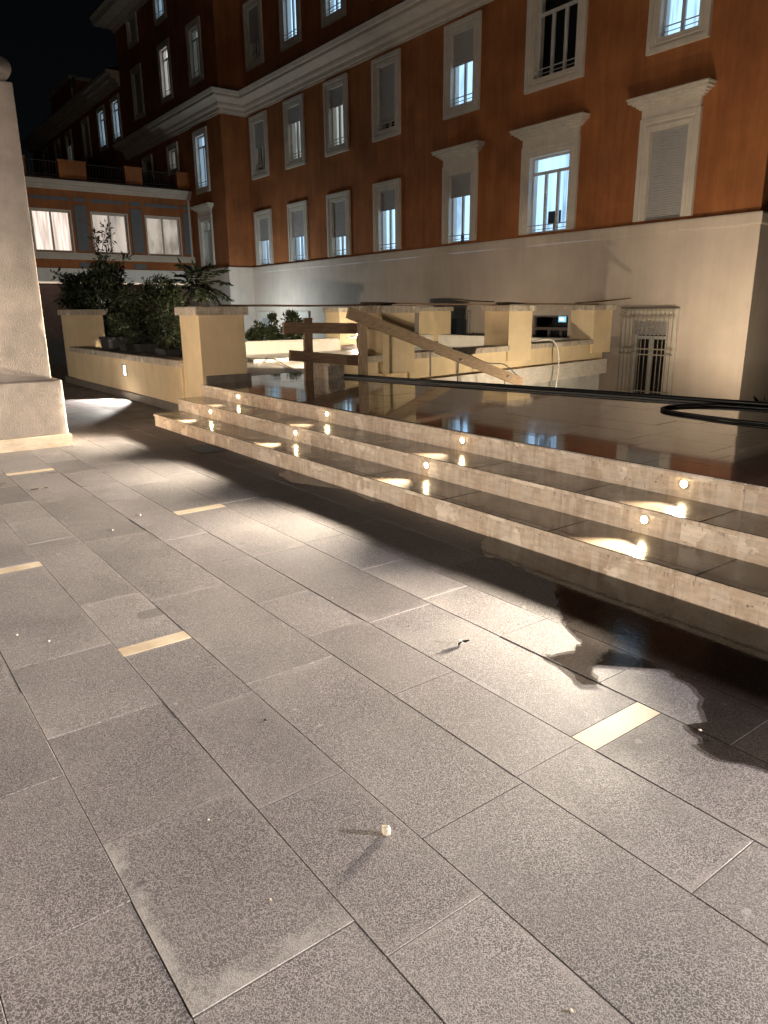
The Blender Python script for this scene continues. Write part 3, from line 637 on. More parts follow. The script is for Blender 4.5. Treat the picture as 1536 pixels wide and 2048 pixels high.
# glazed door with lit sign
y, w, a, b = low[1]
dw = MB(); frame_ring(dw, XB, .04, y-w/2, y+w/2, a, b, .12, False, True); door = dw.build('door', 'surround', bld)
s = MB(); xs_ = XB+.2; t = .07; ya, yb = y-w/2, y+w/2
for q in (ya, ya+.42, y+.12, yb-t): s.box(xs_, xs_+.06, q, q+t, a, b-.42)
s.box(xs_, xs_+.06, ya, yb, b-.42, b-.34).box(xs_, xs_+.06, ya, yb, b-.05, b).box(xs_, xs_+.06, ya, ya+t, b-.34, b-.05).box(xs_, xs_+.06, yb-t, yb, b-.34, b-.05)
s.build('sash', 'doorframe', door)
MB().quad((xs_+.03,ya,a),(xs_+.03,ya,b),(xs_+.03,yb,b),(xs_+.03,yb,a)).build('pane', 'glass', door)
MB().quad((xs_+1.2,ya-.3,a),(xs_+1.2,ya-.3,b+.3),(xs_+1.2,yb+.3,b+.3),(xs_+1.2,yb+.3,a)).build('room_back', 'room_dark', door)
sg = thing('door_sign', 'small glowing blue sign above the glazed basement door', 'sign', (XB+.16, 14.22, 1.2))
MB().box(XB+.15, XB+.18, 14.07, 14.37, 1.1, 1.28).build('housing', 'frame', sg)
MB().quad((XB+.148,14.085,1.115),(XB+.148,14.085,1.265),(XB+.148,14.355,1.265),(XB+.148,14.355,1.115)).build('lit_face', 'sign', sg)
MB().box(XB+.1465, XB+.1478, 14.18, 14.30, 1.16, 1.22).build('pictogram', 'lens_white', sg)

# objects on the sills
mo = thing('monitor', 'dark back of a computer screen inside the wide lit window', 'monitor', (XF+.5, 15.1, GZ[0]))
MB().bbox(XF+.46, XF+.5, 14.83, 15.28, 3.86, 4.22, .01).build('screen', 'blackplastic', mo); MB().box(XF+.48, XF+.52, 15.02, 15.1, 3.6, 3.9).box(XF+.42, XF+.58, 14.94, 15.18, 3.585, 3.61).build('stand', 'blackplastic', mo)
bo = thing('sill_bottle', 'small dark flask on the sill of the narrow lit window', 'bottle', (XF+.1, 18.55, 3.6))
MB().lathe([(0,0),(.05,0),(.055,.02),(.055,.2),(.03,.24),(.03,.29),(0,.29)], (XF+.1, 18.55, 3.6), 12).build('body', 'blackplastic', bo, True)

# low pavilion with roof terrace
YP = 37.3
pv = thing('low_pavilion', 'low red pavilion with three wide lit windows and a railed roof terrace', 'building', (11, 38, CZ))
wins = [(8.2, 9.86), (10.83, 12.45), (13.4, 15.08)]; wins_l = [(5.5, 7.2)]+wins
def swap(mb): mb.v = [(y_, x_, z_) for x_, y_, z_ in mb.v]; mb.f = [tuple(reversed(f)) for f in mb.f]; return mb
pw = MB(); wall_holes(pw, YP, 4.2, XW, 3.5, 6.9, [(a, b, 4.24, 6.0) for a, b in wins_l], .25, True); swap(pw)
pw.quad((4.2,YP,3.5),(4.2,YP,6.9),(4.2,YP+9,6.9),(4.2,YP+9,3.5)); pw.build('wall', 'red', pv)
for i, (a, b) in enumerate(wins_l):
    m = MB(); t = .06
    m.box(a, a+t, YP+.1, YP+.16, 4.24, 6.0).box(b-t, b, YP+.1, YP+.16, 4.24, 6.0).box(a+t, b-t, YP+.1, YP+.16, 5.94, 6.0).box(a+t, b-t, YP+.1, YP+.16, 4.24, 4.3).box((a+b)/2-.04, (a+b)/2+.04, YP+.1, YP+.16, 4.3, 5.94)
    m.box(a-.06, a, YP-.03, YP, 4.2, 6.06).box(b, b+.06, YP-.03, YP, 4.2, 6.06).box(a, b, YP-.03, YP, 6.0, 6.06)
    wi = m.build('window', 'surround', pv)
    for c0, c1 in ((a+t, (a+b)/2-.04), ((a+b)/2+.04, b-t)): MB().quad((c0,YP+.13,4.3),(c1,YP+.13,4.3),(c1,YP+.13,5.94),(c0,YP+.13,5.94)).build('pane', 'glass', wi)
    MB().quad((a-.2,YP+.6,4),(b+.2,YP+.6,4),(b+.2,YP+.6,6.2),(a-.2,YP+.6,6.2)).quad((a-.2,YP+.251,4),(a-.2,YP+.6,4),(a-.2,YP+.6,6.2),(a-.2,YP+.251,6.2)).quad((b+.2,YP+.251,4),(b+.2,YP+.251,6.2),(b+.2,YP+.6,6.2),(b+.2,YP+.6,4)).build('room_back', 'room_pink' if i < 2 else ('room_pink2' if i == 3 else 'room_pink3'), wi)
for a, b in ((10.05, 10.62), (12.65, 13.2), (15.28, 15.66), (7.4, 7.95)):
    MB().box(a, b, YP-.04, YP, 4.3, 6.3).build('pilaster_panel', 'panel', pv); MB().box(a, b, YP-.035, YP, 6.45, 6.62).build('frieze_panel', 'panel', pv); MB().box(a, b, YP-.035, YP, 3.55, 3.78).build('lower_panel', 'panel', pv)
for a, b in wins: MB().box(a, b, YP-.03, YP, 6.45, 6.6).build('frieze_panel', 'panel', pv)
m = MB()
for d, z0, z1 in ((.08,6.9,6.98),(.16,6.982,7.08),(.28,7.082,7.2),(.33,7.202,7.28)): m.box(4.2-d, XW, YP-d, YP+.5, z0, z1)
m.build('cornice', 'cornice', pv)
MB().box(4.2, XW, YP-.12, YP+.05, 3.9, 4.08).box(4.2, XW, YP-.07, YP+.05, 4.082, 4.2).build('sill_band', 'cornice', pv)
MB().box(4.2, XW, YP-.1, YP+.6, 2.9, 3.5).build('porch_beam', 'white', pv)
MB().box(4.2, XW, YP-.1, YP+9, 7.282, 7.4).build('terrace_floor', 'roof', pv)
MB().box(4.2, XW, YP+2.6, YP+2.8, CZ, 2.9).build('porch_back_wall', 'roof', pv)
for x in (4.5, 7.6, 10.7, 13.6): MB().box(x, x+.4, YP, YP+.4, CZ, 2.9).build('porch_column', 'white', pv)
for a, b in ((4.2, 5.0), (7.3, 8.2), (9.6, 10.8), (12.6, 13.4), (15.15, XW)): MB().box(a, b, YP-.02, YP+.25, 7.4, 8.12).box(a-.05, b+.04, YP-.06, YP+.29, 8.122, 8.18).build('terrace_pier', 'red', pv)
for a, b in ((5.0, 7.25), (8.2, 9.55), (10.8, 12.55), (13.4, 15.1)):
    m = MB(); m.box(a, b, YP+.08, YP+.12, 8.06, 8.1).box(a, b, YP+.08, YP+.12, 7.5, 7.54); k = a+.06
    while k < b: m.box(k-.009, k+.009, YP+.09, YP+.11, 7.54, 8.06); k += .14
    m.build('railing', 'darkiron', pv)
MB().tube([(15.62, YP-.06, 2.9), (15.62, YP-.06, 6.9)], .05, 10).build('downpipe', 'frame', pv)
light('porch_light', 'AREA', (9.5, YP+1.3, 2.85), 3, (1, .8, .62), (9.5, YP+1.3, 0), pv, size=3.0)
MB().box(4.3, XW-.1, YP-.09, YP-.05, 2.82, 2.898).build('soffit_painted_glow', 'strip', pv)  # glowing edge painted in for light falling on the beam underside

# rear wing
rw = thing('rear_wing', 'lower red wing receding behind the tower with narrow windows and deep eave', 'building', (20, 55, CZ))
rws = [(47.2, 'lit', 0), (50.0, 'lit', 0), (53.4, 'dark', .97), (57.6, 'grey', .3), (60.8, 'dark', .97), (64.4, 'dark', .97)]
XR = XW+.02
m = MB(); wall_holes(m, XR, YT+.02, 68.5, CZ, 14.0, [(y-.5, y+.5, 11.5, 13.4) for y, *_ in rws]); m.quad((XR,68.5,CZ),(XR,68.5,14),(30,68.5,14),(30,68.5,CZ)); m.build('wall', 'red', rw)
for y, st, f in rws: window(rw, XR, y, 1.0, 11.5, 13.4, st, f, 'two', fw=.26)
m = MB()
for d, z0, z1 in ((.1,13.95,14.1),(.25,14.102,14.3),(.5,14.302,14.5),(.75,14.502,14.72)): m.box(XR-d, 20, YT+.03, 68.5+d, z0, z1)
m.build('eave', 'cornice', rw)
MB().add([(XR-.8,YT+.05,14.722),(XR-.8,69.4,14.722),(22,69.4,17),(22,YT+.05,17)], [(0,1,2,3)]).build('roof', 'roof', rw)
MB().box(17, 20, 60, 66, 14.9, 17.6).build('roof_cabin', 'red', rw); MB().box(16.8, 20.2, 59.8, 66.2, 17.6, 17.85).build('cabin_eave', 'cornice', rw)
MB().tube([(16.9,59.5,16.2),(16.9,59.5,17.0),(16.85,58.8,17.4),(16.8,58,17.3)], .09, 8).build('vent_pipe', 'steel', rw)

# ------------------------------------------------------------------ timber barrier, planks, hoses
tb = thing('timber_barrier', 'rough timber guard rail with a long diagonal board at the stairwell', 'barrier', (6.4, 9.2, ZT))
YB = 9.13
MB().beam((6.42, YB, ZT-.03), (6.42, YB, 1.46), .14, .06, (0, 1, 0)).build('post', 'woodvlit', tb)
MB().beam((5.53, YB+.12, ZT), (5.55, YB+.12, 1.40), .13, .05, (0, 1, 0)).build('post', 'woodv', tb)
MB().beam((5.12, YB+.07, 1.27), (6.40, YB+.07, 1.235), .045, .155).build('rail', 'wood', tb)
MB().beam((5.2, YB+.07, .89), (6.42, YB+.07, .755), .045, .15).build('rail', 'wood', tb)
MB().beam((6.13, YB-.055, 1.47), (9.88, YB-.055, .215), .05, .165).build('diagonal_board', 'woodlit', tb)
for x, za, zb in ((7.76, .86, .1), (8.37, .70, .0), (9.5, .36, -.3)):
    MB().tube([(x, YB+.0, za), (x, YB+.0, CZ)], .014, 8).build('prop_rod', 'steel', tb); 
    c = MB(); c.box(x-.035, x+.035, YB-.1, YB+.02, za-.03, za-.01); c.build('clamp', 'steel', tb)
# planks lying on pier caps
def plank(label, a, b, w, h, mat='plank', cat='plank'):
    a, b = Vector(a), Vector(b); d = (b-a).normalized(); sd = Vector((-d.y, d.x, 0)).normalized(); up_ = Vector((0,0,1)); vs = []; n = 9
    for k in range(n):
        t = k/(n-1); p = a.lerp(b, t)+up_*(-.012*math.sin(math.pi*t)*random.uniform(.4, 1))
        for i, j in ((-1,0),(1,0),(1,1),(-1,1)): vs.append(p+sd*(w/2*i)+up_*(h*j))
    fs = [(0,1,2,3), tuple((n-1)*4+q for q in (3,2,1,0))]+[(k*4+i, k*4+4+i, k*4+4+(i+1) % 4, k*4+(i+1) % 4) for k in range(n-1) for i in range(4)]
    return tag(MB().add(vs, fs).build('plank', mat), label, cat, 'planks laid across the pier caps')
plank('dark plank from the near pier at the steps to the pier by the timber rail', (4.66, 10.22, CAPZ), (7.5, 9.9, CAPZ), .22, .028)
plank('dark plank from the timber rail pier across to the middle pier', (7.1, 10.0, CAPZ+.03), (10.95, 10.6, CAPZ+.001), .24, .026)
plank('dark plank from the middle pier to the end pier', (10.68, 10.45, CAPZ+.028), (14.5, 11.15, CAPZ+.001), .22, .026)
plank('short pale-ended plank overhanging the end pier', (13.7, 11.0, CAPZ+.03), (15.6, 11.0, CAPZ+.13), .14, .025, 'wood')
plank('thin offcut board on the middle pier, tilted up', (10.75, 10.75, CAPZ+.055), (9.7, 10.65, CAPZ+.1), .1, .02, 'wood')

def hose(name, label, pts, r, mat, cat='hose', n=10):
    pts = [(x, y, z+(tz(x)-ZT if abs(z-ZT) < .05 and y < 10.5 else 0)) for x, y, z in pts]
    return tag(MB().tube(smooth_path(pts), r, n).build(name, mat, smooth=True), label, cat)
hz = ZT+.025
hose('black_pipe', 'thick black flexible pipe lying along the terrace edge', [(6.15,10.35,hz),(6.13,9.95,hz),(6.18,9.4,hz),(6.28,8.85,hz),(6.46,7.9,hz),(6.75,6.6,hz),(6.98,5.5,hz),(7.12,4.7,hz),(7.25,3.9,hz),(7.4,3.0,hz),(7.5,1.8,hz),(7.5,.5,hz)], .024, 'rubber')
hose('pipe_coil', 'black hose bent into a wide loop on the wet terrace', [(7.3,1.8,ZT+.0145),(7.22,2.6,ZT+.0145),(7.13,3.3,ZT+.0145),(6.98,3.85,ZT+.0145),(6.7,4.08,ZT+.0145),(6.45,4.07,ZT+.0145),(6.33,3.9,ZT+.0145),(6.27,3.5,ZT+.0145),(6.25,3.1,ZT+.0145),(6.3,2.6,ZT+.0145),(6.4,1.8,ZT+.0145)], .014, 'rubber')
hose('white_cable', 'pale cable curving over the lit deck to the black pipe', [(7.3,15.2,ZT+.015),(7.25,14.4,ZT+.015),(7.22,13.5,ZT+.065),(6.9,12.4,ZT+.015),(6.5,11.4,ZT+.015),(6.28,10.9,ZT+.015),(6.2,10.5,ZT+.015),(6.22,10.2,ZT+.015)], .013, 'whitepvc', 'cable')
hose('grey_hose', 'thin grey hose running just in front of the black pipe', [(6.08,9.6,ZT+.012),(6.2,8.8,ZT+.012),(6.4,7.7,ZT+.012),(6.62,6.9,ZT+.012),(6.66,6.4,ZT+.012),(6.85,5.5,ZT+.012),(7.0,4.7,ZT+.012),(7.15,3.7,ZT+.012),(7.3,2.6,ZT+.012)], .009, 'greyhose')
hose('white_tube', 'slim white tube arching over the coping into the stairwell', [(11.5,10.7,.81),(11.55,10.45,.83),(11.7,10.25,.88),(11.95,10.18,.86),(12.12,10.17,.68),(12.16,10.16,.3),(12.12,10.18,-.2),(12.1,10.2,CZ)], .016, 'whitepvc', 'tube')
zb = lambda x: 1.47-.3347*(x-6.13)+.1
hose('black_cable', 'thin black cable lying along the top of the diagonal board', [(8.2,9.07,zb(8.2)),(8.6,9.07,zb(8.6)),(9.0,9.08,zb(9.0)-.004),(9.4,9.07,zb(9.4)),(9.7,9.07,zb(9.7)),(9.82,9.12,zb(9.82)-.05),(9.86,9.2,-.2),(9.86,9.22,CZ)], .01, 'rubber', 'cable')

# work lights hidden behind the piers
def worklight(label, c, aim, power, size, added_visor=False):
    t = thing('work_light', label, 'work light', (c[0], c[1], ZT), 'work lights on the deck')
    x, y, z = c
    MB().tube([(x-.18,y-.05,ZT),(x,y,z-.12)], .012, 6).tube([(x+.18,y-.05,ZT),(x,y,z-.12)], .012, 6).tube([(x,y+.18,ZT),(x,y,z-.12)], .012, 6).build('stand', 'darkiron', t)
    d = (Vector(aim)-Vector(c)).normalized(); q = d.to_track_quat('-Z', 'Y'); m = MB().box(-.12,.12,-.09,.09,.005,.06); m.v = [tuple(q @ Vector(p)+Vector(c)) for p in m.v]; m.build('housing', 'blackplastic', t)
    m = MB().quad((-.1,-.07,0),(-.1,.07,0),(.1,.07,0),(.1,-.07,0)); m.v = [tuple(q @ Vector(p)+Vector(c)) for p in m.v]; m.build('lens', 'lens_white', t)
    m = MB().box(-.2,.2,.10,.115,-.34,.05); m.v = [tuple(q @ Vector(p)+Vector(c)) for p in m.v]; m.build('added_visor', 'blackplastic', t) if added_visor else None  # unseen plate added to keep upward light off the facade
    light('lamp_light', 'SPOT', Vector(c)+d*.02, power, (1, .83, .6), aim, t, spot_size=math.radians(size), spot_blend=.6, shadow_soft_size=.07 if added_visor else .22)
worklight('small site floodlight on the deck behind the pier by the timber rail', (7.55, 10.72, .95), (9.2, 15.2, .5), P_WORK1, 132, True)

# ------------------------------------------------------------------ plants
def leaves(centers, dirs, ln, wd, mat_name, name, parent):
    n = len(centers); c = np.asarray(centers, float); d = np.asarray(dirs, float); d /= np.linalg.norm(d, axis=1)[:, None]
    r = RNG.normal(size=(n, 3)); s = np.cross(d, r); s /= np.linalg.norm(s, axis=1)[:, None]+1e-9; u = np.cross(s, d)
    l = (ln*RNG.uniform(.7, 1.25, n))[:, None]; w = (wd*RNG.uniform(.75, 1.2, n))[:, None]
    V = np.stack([c, c+d*l*.45+s*w*.5+u*w*.12, c+d*l-u*l*.12, c+d*l*.45-s*w*.5+u*w*.12], 1).reshape(-1, 3)
    me = bpy.data.meshes.new(name); F = [(4*i, 4*i+1, 4*i+2, 4*i+3) for i in range(n)]
    me.from_pydata(V.tolist(), [], F); me.materials.append(M[mat_name]); o = bpy.data.objects.new(name, me); COL.objects.link(o)
    o.parent = parent; o.matrix_parent_inverse = Matrix.Translation(-Vector(parent.location)); return o
def shrub(name, label, base, blobs, nleaf, ln, wd, mat='leaf', cat='shrub', sprigs=()):
    t = thing(name, label, cat, base); st = MB(); C = []; D = []
    tot = sum(b[3] for b in blobs)
    b0 = Vector(base)
    for bx, by, bz, r in blobs:
        c = Vector((bx, by, bz)); nb = max(3, int(5*r/.3))
        st.tube(smooth_path([b0+Vector((random.uniform(-.08,.08), random.uniform(-.08,.08), 0)), b0.lerp(c, .5)+Vector((random.uniform(-.1,.1),)*3), c], 3), [.022]*3+[.016]*3+[.01], 6)
        for _ in range(nb):
            e = c+Vector(RNG.normal(size=3)).normalized()*r*.9; st.tube([c, c.lerp(e, .5)+Vector((0,0,.04)), e], [.009, .006, .003], 5)
        k = int(nleaf*r/tot)
        # clumps
        ncl = max(6, k//28); cl = RNG.normal(size=(ncl, 3)); cl /= np.linalg.norm(cl, axis=1)[:, None]; cl = np.array([bx, by, bz])+cl*(r*RNG.uniform(.25, 1.05, ncl)**.7)[:, None]
        idx = RNG.integers(0, ncl, k); p = cl[idx]+RNG.normal(size=(k, 3))*r*.16; C.append(p); D.append(p-np.array([bx, by, bz-.25*r])+RNG.normal(size=(k, 3))*r*.6)
    for path, k in sprigs:
        P = smooth_path(path, 8); st.tube(P, [.012*(1-.7*i/len(P)) for i in range(len(P))], 5)
        for i in range(k):
            q = P[int(len(P)*(.2+.8*random.random())) % len(P)]; side = Vector(RNG.normal(size=3)).normalized(); C.append([tuple(q+side*random.uniform(0, .10))]); D.append([tuple(side+Vector((0, 0, .5)))])
    st.build('stems', 'bark', t); leaves(np.concatenate(C), np.concatenate(D), ln, wd, mat, 'foliage', t); return t
# helper: a point at pixel direction with given depth coordinate y
def P(px, py, y):
    d = r2*((px-768)/1445)+u2*(-(py-1024)/1445)+fwd; t = y/d.y; return (d.x*t, y, EYE+d.z*t)
def blob(px, py, y, rpx): c = P(px, py, y); return (*c, rpx*math.hypot(c[0], c[1])/1445)
shrub('tall_shrub', 'dark tall shrub with one upright sprig behind the parapet', (5.2, 17.8, .3), [blob(205, 590, 17.8, 40), blob(165, 575, 17.8, 30), blob(225, 560, 18, 26), blob(200, 640, 17.6, 40), blob(245, 610, 17.8, 32), blob(150, 600, 17.9, 22), blob(235, 680, 17.2, 34), blob(205, 545, 18, 22)], 6500, .13, .045,
      sprigs=[([P(205, 560, 18), P(203, 510, 18), P(212, 455, 18)], 60), ([P(205, 540, 18), P(196, 500, 18), P(188, 462, 18)], 45), ([P(208, 540, 18), P(216, 500, 18), P(222, 470, 18)], 40), ([P(220, 560, 18), P(240, 530, 18), P(252, 515, 18)], 30), ([P(165, 570, 18), P(130, 555, 18), P(108, 548, 18)], 50)])
shrub('broad_shrub', 'dense dark shrub with small leaves beside the near yellow pier', (5.75, 15.2, .3), [blob(300, 620, 15.2, 36), blob(330, 600, 15, 30), blob(345, 650, 14.6, 36), blob(290, 660, 15.2, 34), blob(315, 580, 15.2, 24), blob(345, 690, 14.4, 26), blob(270, 640, 15.4, 24)], 7500, .075, .035, 'leaf2')
shrub('white_wall_shrub', 'leafy shrub growing above the low white wall at the deck', (9.5, 18.2, .3), [blob(520, 670, 18.2, 18), blob(548, 665, 18.2, 18), blob(580, 655, 18, 20), blob(600, 668, 18, 16), blob(502, 672, 18.4, 14), blob(585, 635, 18, 9), blob(545, 640, 18.1, 7)], 2600, .13, .05, 'leaf2')
# tree of heaven
at = thing('feather_leaf_tree', 'young tree with long feathery palm-like leaves rising behind the near pier', 'tree', (6.6, 15.6, .3))
top = Vector(P(395, 575, 15.6)); st = MB(); st.tube(smooth_path([(6.6, 15.6, .3), (6.62, 15.6, 1.0), tuple(top)], 5), .022, 8)
C = []; D = []; fr = [(-62,-12),(-55,15),(-30,-45),(-8,-40),(22,-42),(50,-35),(58,-8),(60,22),(45,38),(18,45),(-28,35),(35,10),(-40,-25),(5,20)]
for dx, dy in fr:
    e = Vector(P(395+dx*1.02, 575+dy, 15.6+random.uniform(-.7, .5))); mid = top.lerp(e, .55)+Vector((0, 0, .1)); pth = smooth_path([top, mid, e], 8); st.tube(pth, [.008*(1-.6*i/len(pth)) for i in range(len(pth))], 5)
    n = 17
    for i in range(2, n+1):
        q = pth[min(int(len(pth)*i/n), len(pth)-1)]; dd = (e-top).normalized(); sd = dd.cross(Vector((0,0,1))).normalized()
        for sg_ in (-1, 1): C.append(tuple(q)); D.append(tuple(sd*sg_+dd*.35+Vector((0,0,-.35+random.uniform(-.15,.15)))))
    C.append(tuple(e)); D.append(tuple(dd))
st.build('trunk', 'bark', at); leaves(C, D, .19, .06, 'leaf', 'foliage', at)
# grass tuft at the court corner
gt = thing('grass_tuft', 'bright green grass tuft by the building corner', 'grass tuft', (11.6, 5.35, CZ))
mb = MB(); mb.lathe([(.0,0),(.16,0),(.2,.3),(.18,.98),(.0,.98)], (11.6,5.35,CZ), 14); mb.build('planter', 'pot', gt)
mb = MB()
for i in range(240):
    a = random.uniform(0, 6.28); r = random.uniform(0, .17); x, y = 11.6+r*math.cos(a), 5.35+r*math.sin(a); h = random.uniform(.2, .5); l = random.uniform(.05, .28); z = CZ+.96
    ex, ey = x+l*math.cos(a), y+l*math.sin(a); w = .007
    mb.add([(x-w*math.sin(a), y+w*math.cos(a), z), (x+w*math.sin(a), y-w*math.cos(a), z), ((x+ex)/2, (y+ey)/2, z+h*.75), (ex, ey, z+h)], [(0,1,2),(0,2,3)])
mb.build('blades', 'grass', gt)
# planters and crates behind the parapet
def planter(label, px, y, w, h, zt, flare=.04):
    c = P(px, 700, y); x = c[0]; t = tag(MB().build('x', None), None); bpy.data.objects.remove(t)
    o = MB(); z0 = .3
    vs = [(x-w/2+flare, y-w/2+flare, z0), (x+w/2-flare, y-w/2+flare, z0), (x+w/2-flare, y+w/2-flare, z0), (x-w/2+flare, y+w/2-flare, z0)]
    for e, z in ((0, zt-.05), (.02, zt-.05), (.02, zt), (-.02, zt), (-.03, zt-.08)): vs += [(x-w/2-e, y-w/2-e, z), (x+w/2+e, y-w/2-e, z), (x+w/2+e, y+w/2+e, z), (x-w/2-e, y+w/2+e, z)]
    fs = [(3,2,1,0), (20,21,22,23)]
    for k in range(5):
        for i in range(4): j = (i+1) % 4; fs.append((k*4+i, k*4+j, k*4+4+j, k*4+4+i))
    return tag(o.add(vs, fs).build('planter_box', 'pot'), label, 'planter', 'grey planters behind the parapet')
planter('tall grey planter box beside the far yellow pier', 238, 15.6, .55, .6, 1.02)
planter('squat grey planter below the tall shrub', 268, 14.2, .4, .4, .93)
planter('narrow grey planter between two others behind the parapet', 292, 13.6, .3, .4, .94)
planter('low pale planter by the near yellow pier', 345, 12.2, .4, .3, .9)

# ------------------------------------------------------------------ small things on the paving
dg = thing('drain_grate', 'dark cast iron drain grate with ornate pattern by the lowest step', 'drain', (3.2, 7.7, 0))
m = MB(); x0, x1, y0, y1 = 3.04, 3.36, 7.42, 7.94
m.box(x0, x1, y0, y0+.03, .001, .007).box(x0, x1, y1-.03, y1, .001, .007).box(x0, x0+.03, y0+.03, y1-.03, .001, .007).box(x1-.03, x1, y0+.03, y1-.03, .001, .007); m.build('rim', 'darkiron', dg)
m = MB()
for i in range(9):
    y = y0+.05+i*.052
    for j in range(5):
        x = x0+.055+j*.052; r = .021
        m.tube([(x+r*math.cos(a), y+r*math.sin(a), .006) for a in np.linspace(0, 6.28, 9)], .004, 5, False)
m.build('lattice', 'panel', dg); MB().box(x0+.03, x1-.03, y0+.03, y1-.03, .0005, .0022).build('pit', 'blackplastic', dg)
def chip(label, x, y, s, mat='chip', name='plaster_chip', h=1.0, group=None):
    bm = bmesh.new(); bmesh.ops.create_icosphere(bm, subdivisions=2, radius=.5)
    for v in bm.verts: v.co = Vector((max(-.36, min(.36, v.co.x)), max(-.3, min(.3, v.co.y)), max(-.33, min(.33, v.co.z))))*1.4; v.co += Vector(RNG.normal(size=3))*.035
    bmesh.ops.rotate(bm, cent=(0,0,0), matrix=Matrix.Rotation(random.uniform(0, 6), 3, 'Z'), verts=bm.verts); bmesh.ops.scale(bm, vec=(s*.75, s, s*h), verts=bm.verts)
    mz = min(v.co.z for v in bm.verts); me = bpy.data.meshes.new(name); bm.to_mesh(me); bm.free(); me.materials.append(M[mat]); o = bpy.data.objects.new(name, me); COL.objects.link(o); o.location = (x, y, -mz-.0015); return tag(o, label, 'debris', group)
chip('largest pale plaster chunk lying on the grey slabs', 1.079, 1.455, .026, h=1.1)
for lb, x, y, s in (('tiny white plaster crumb on the slab left of the large chunk', .685, 1.44, .009), ('small crumb of plaster beside a slab joint', .683, 1.834, .008), ('flat grey chip near the dark slab joint', 1.087, 2.23, .012), ('small dark pebble on the brightly lit slab', 2.049, 2.557, .01), ('white crumb on the slab at the foreground edge', 1.067, .755, .01), ('white crumb beside the stone strip nearest the pillar', .595, 3.476, .012), ('pale grit lump on the left slabs', .488, 3.643, .012), ('white grit lump beyond the middle stone strip', 1.686, 5.405, .022), ('grit lump between the pillar and the middle strip', 1.396, 5.134, .014), ('white chip lying in the puddle edge', 2.319, 1.186, .016), ('bright crumb on the shadowed slabs', 1.943, 3.086, .012)):
    chip(lb, x, y, s*.8, h=.6, mat='chip' if 'dark' not in lb else 'deadleaf')
lf = MB(); x, y = 2.116, 2.233
vs = []
for k in range(9):
    t = k/8; w = .016*math.sin(math.pi*t)**.7; cx_, cy_ = x-.035+.07*t, y+.02*math.sin(3*t); z = .002+.012*abs(math.sin(4*t))
    vs += [(cx_, cy_+w, z+.007), (cx_, cy_, z), (cx_, cy_-w, z+.006)]
tag(lf.add(vs, [(3*k+j, 3*k+3+j, 3*k+4+j, 3*k+1+j) for k in range(8) for j in (0, 1)]).build('dry_leaf', 'deadleaf'), 'curled dark dry leaf on the lit slabs', 'leaf')
tag(MB().tube([(1.2,6.83,.004),(1.26,6.8,.007),(1.31,6.83,.006),(1.34,6.81,.003)], .004, 6).build('twig', 'bark'), 'short dark twig on the paving before the pillar', 'twig')

def puddle(label, pts, z, amp=.015, mat='water', name='puddle', cat='puddle'):
    out = []; n = len(pts)
    for i in range(n):
        a, b = Vector(pts[i]), Vector(pts[(i+1) % n]); l = (b-a).length
        k = max(1, int(l/.03))
        for j in range(k):
            p = a.lerp(b, j/k); q = amp*min(1, l/.1)*(.6*math.sin(p.x*61+p.y*37)+.5*math.sin(p.x*133-p.y*97)+.3*math.sin(p.x*271+p.y*203))
            d = (b-a).normalized(); inside = Vector((-d.y, d.x))*q
            p = p+inside if p.x < 3.36 else p; out.append((min(p.x, 3.391), p.y, z))
    bm = bmesh.new(); f = bm.faces.new([bm.verts.new(p) for p in out]); bmesh.ops.triangulate(bm, faces=[f]); bm.normal_update()
    for f in bm.faces:
        if f.normal.z < 0: f.normal_flip()
    me = bpy.data.meshes.new(name); bm.to_mesh(me); bm.free(); me.materials.append(M[mat]); o = bpy.data.objects.new(name, me); COL.objects.link(o); return tag(o, label, cat, None)
puddle('dark spreading puddle with ragged edge along the lowest step', [(3.391,3.35),(3.253,3.292),(3.06,3.06),(3.113,3.0),(3.05,2.484),(2.744,2.198),(2.65,2.08),(2.584,1.928),(2.44,1.878),(2.337,1.946),(2.308,1.807),(2.255,1.667),(2.318,1.608),(2.37,1.703),(2.476,1.753),(2.614,1.8),(2.639,1.614),(2.604,1.397),(2.563,1.322),(2.394,1.208),(2.315,1.231),(2.282,1.189),(2.287,1.118),(2.21,1.146),(2.211,1.052),(2.273,.916),(2.25,.6),(2.4,.2),(2.35,-.3),(2.7,-.9),(3.391,-1.2)], .0042)
puddle('small wet patch at the foot of the lowest step', [(3.391,6.1),(3.2,5.98),(3.13,5.6),(3.24,5.35),(3.36,5.1),(3.30,4.6),(3.391,4.4)], .0042)

# ------------------------------------------------------------------ added plaza fill lamps, site floodlights and court lamp
def bollard(label, x, y, h, power):  # unseen fill lamps, added to brighten the risers and parapet
    t = thing('added_fill_lamp', label, 'fill lamp', (x, y, 0), 'added fill lamps across the plaza')
    MB().lathe([(.09,0),(.09,.03),(.075,.04),(.075,h-.12),(.06,h-.12)], (x, y, 0), 16).build('body', 'darkiron', t, True)
    MB().lathe([(.055,h-.12),(.055,h)], (x, y, 0), 16).build('lens', 'lens_white', t, True)
    MB().lathe([(.08,h),(.08,h+.03),(0,h+.05)], (x, y, 0), 16).build('hood', 'darkiron', t, True)
    light('lamp_light', 'POINT', (x+.1, y, h-.06), power, (1, .87, .73), None, t, shadow_soft_size=.05)
bollard('unseen added fill lamp across the plaza, facing the near part of the steps', -3.0, .3, 1.0, P_FILL)
bollard('unseen added fill lamp across the plaza, facing the middle of the steps', -3.2, 4.6, 1.0, P_FILL*.85)
bollard('unseen added fill lamp across the plaza, facing the yellow parapet', -2.6, 12.6, 1.0, P_FILL*.6)
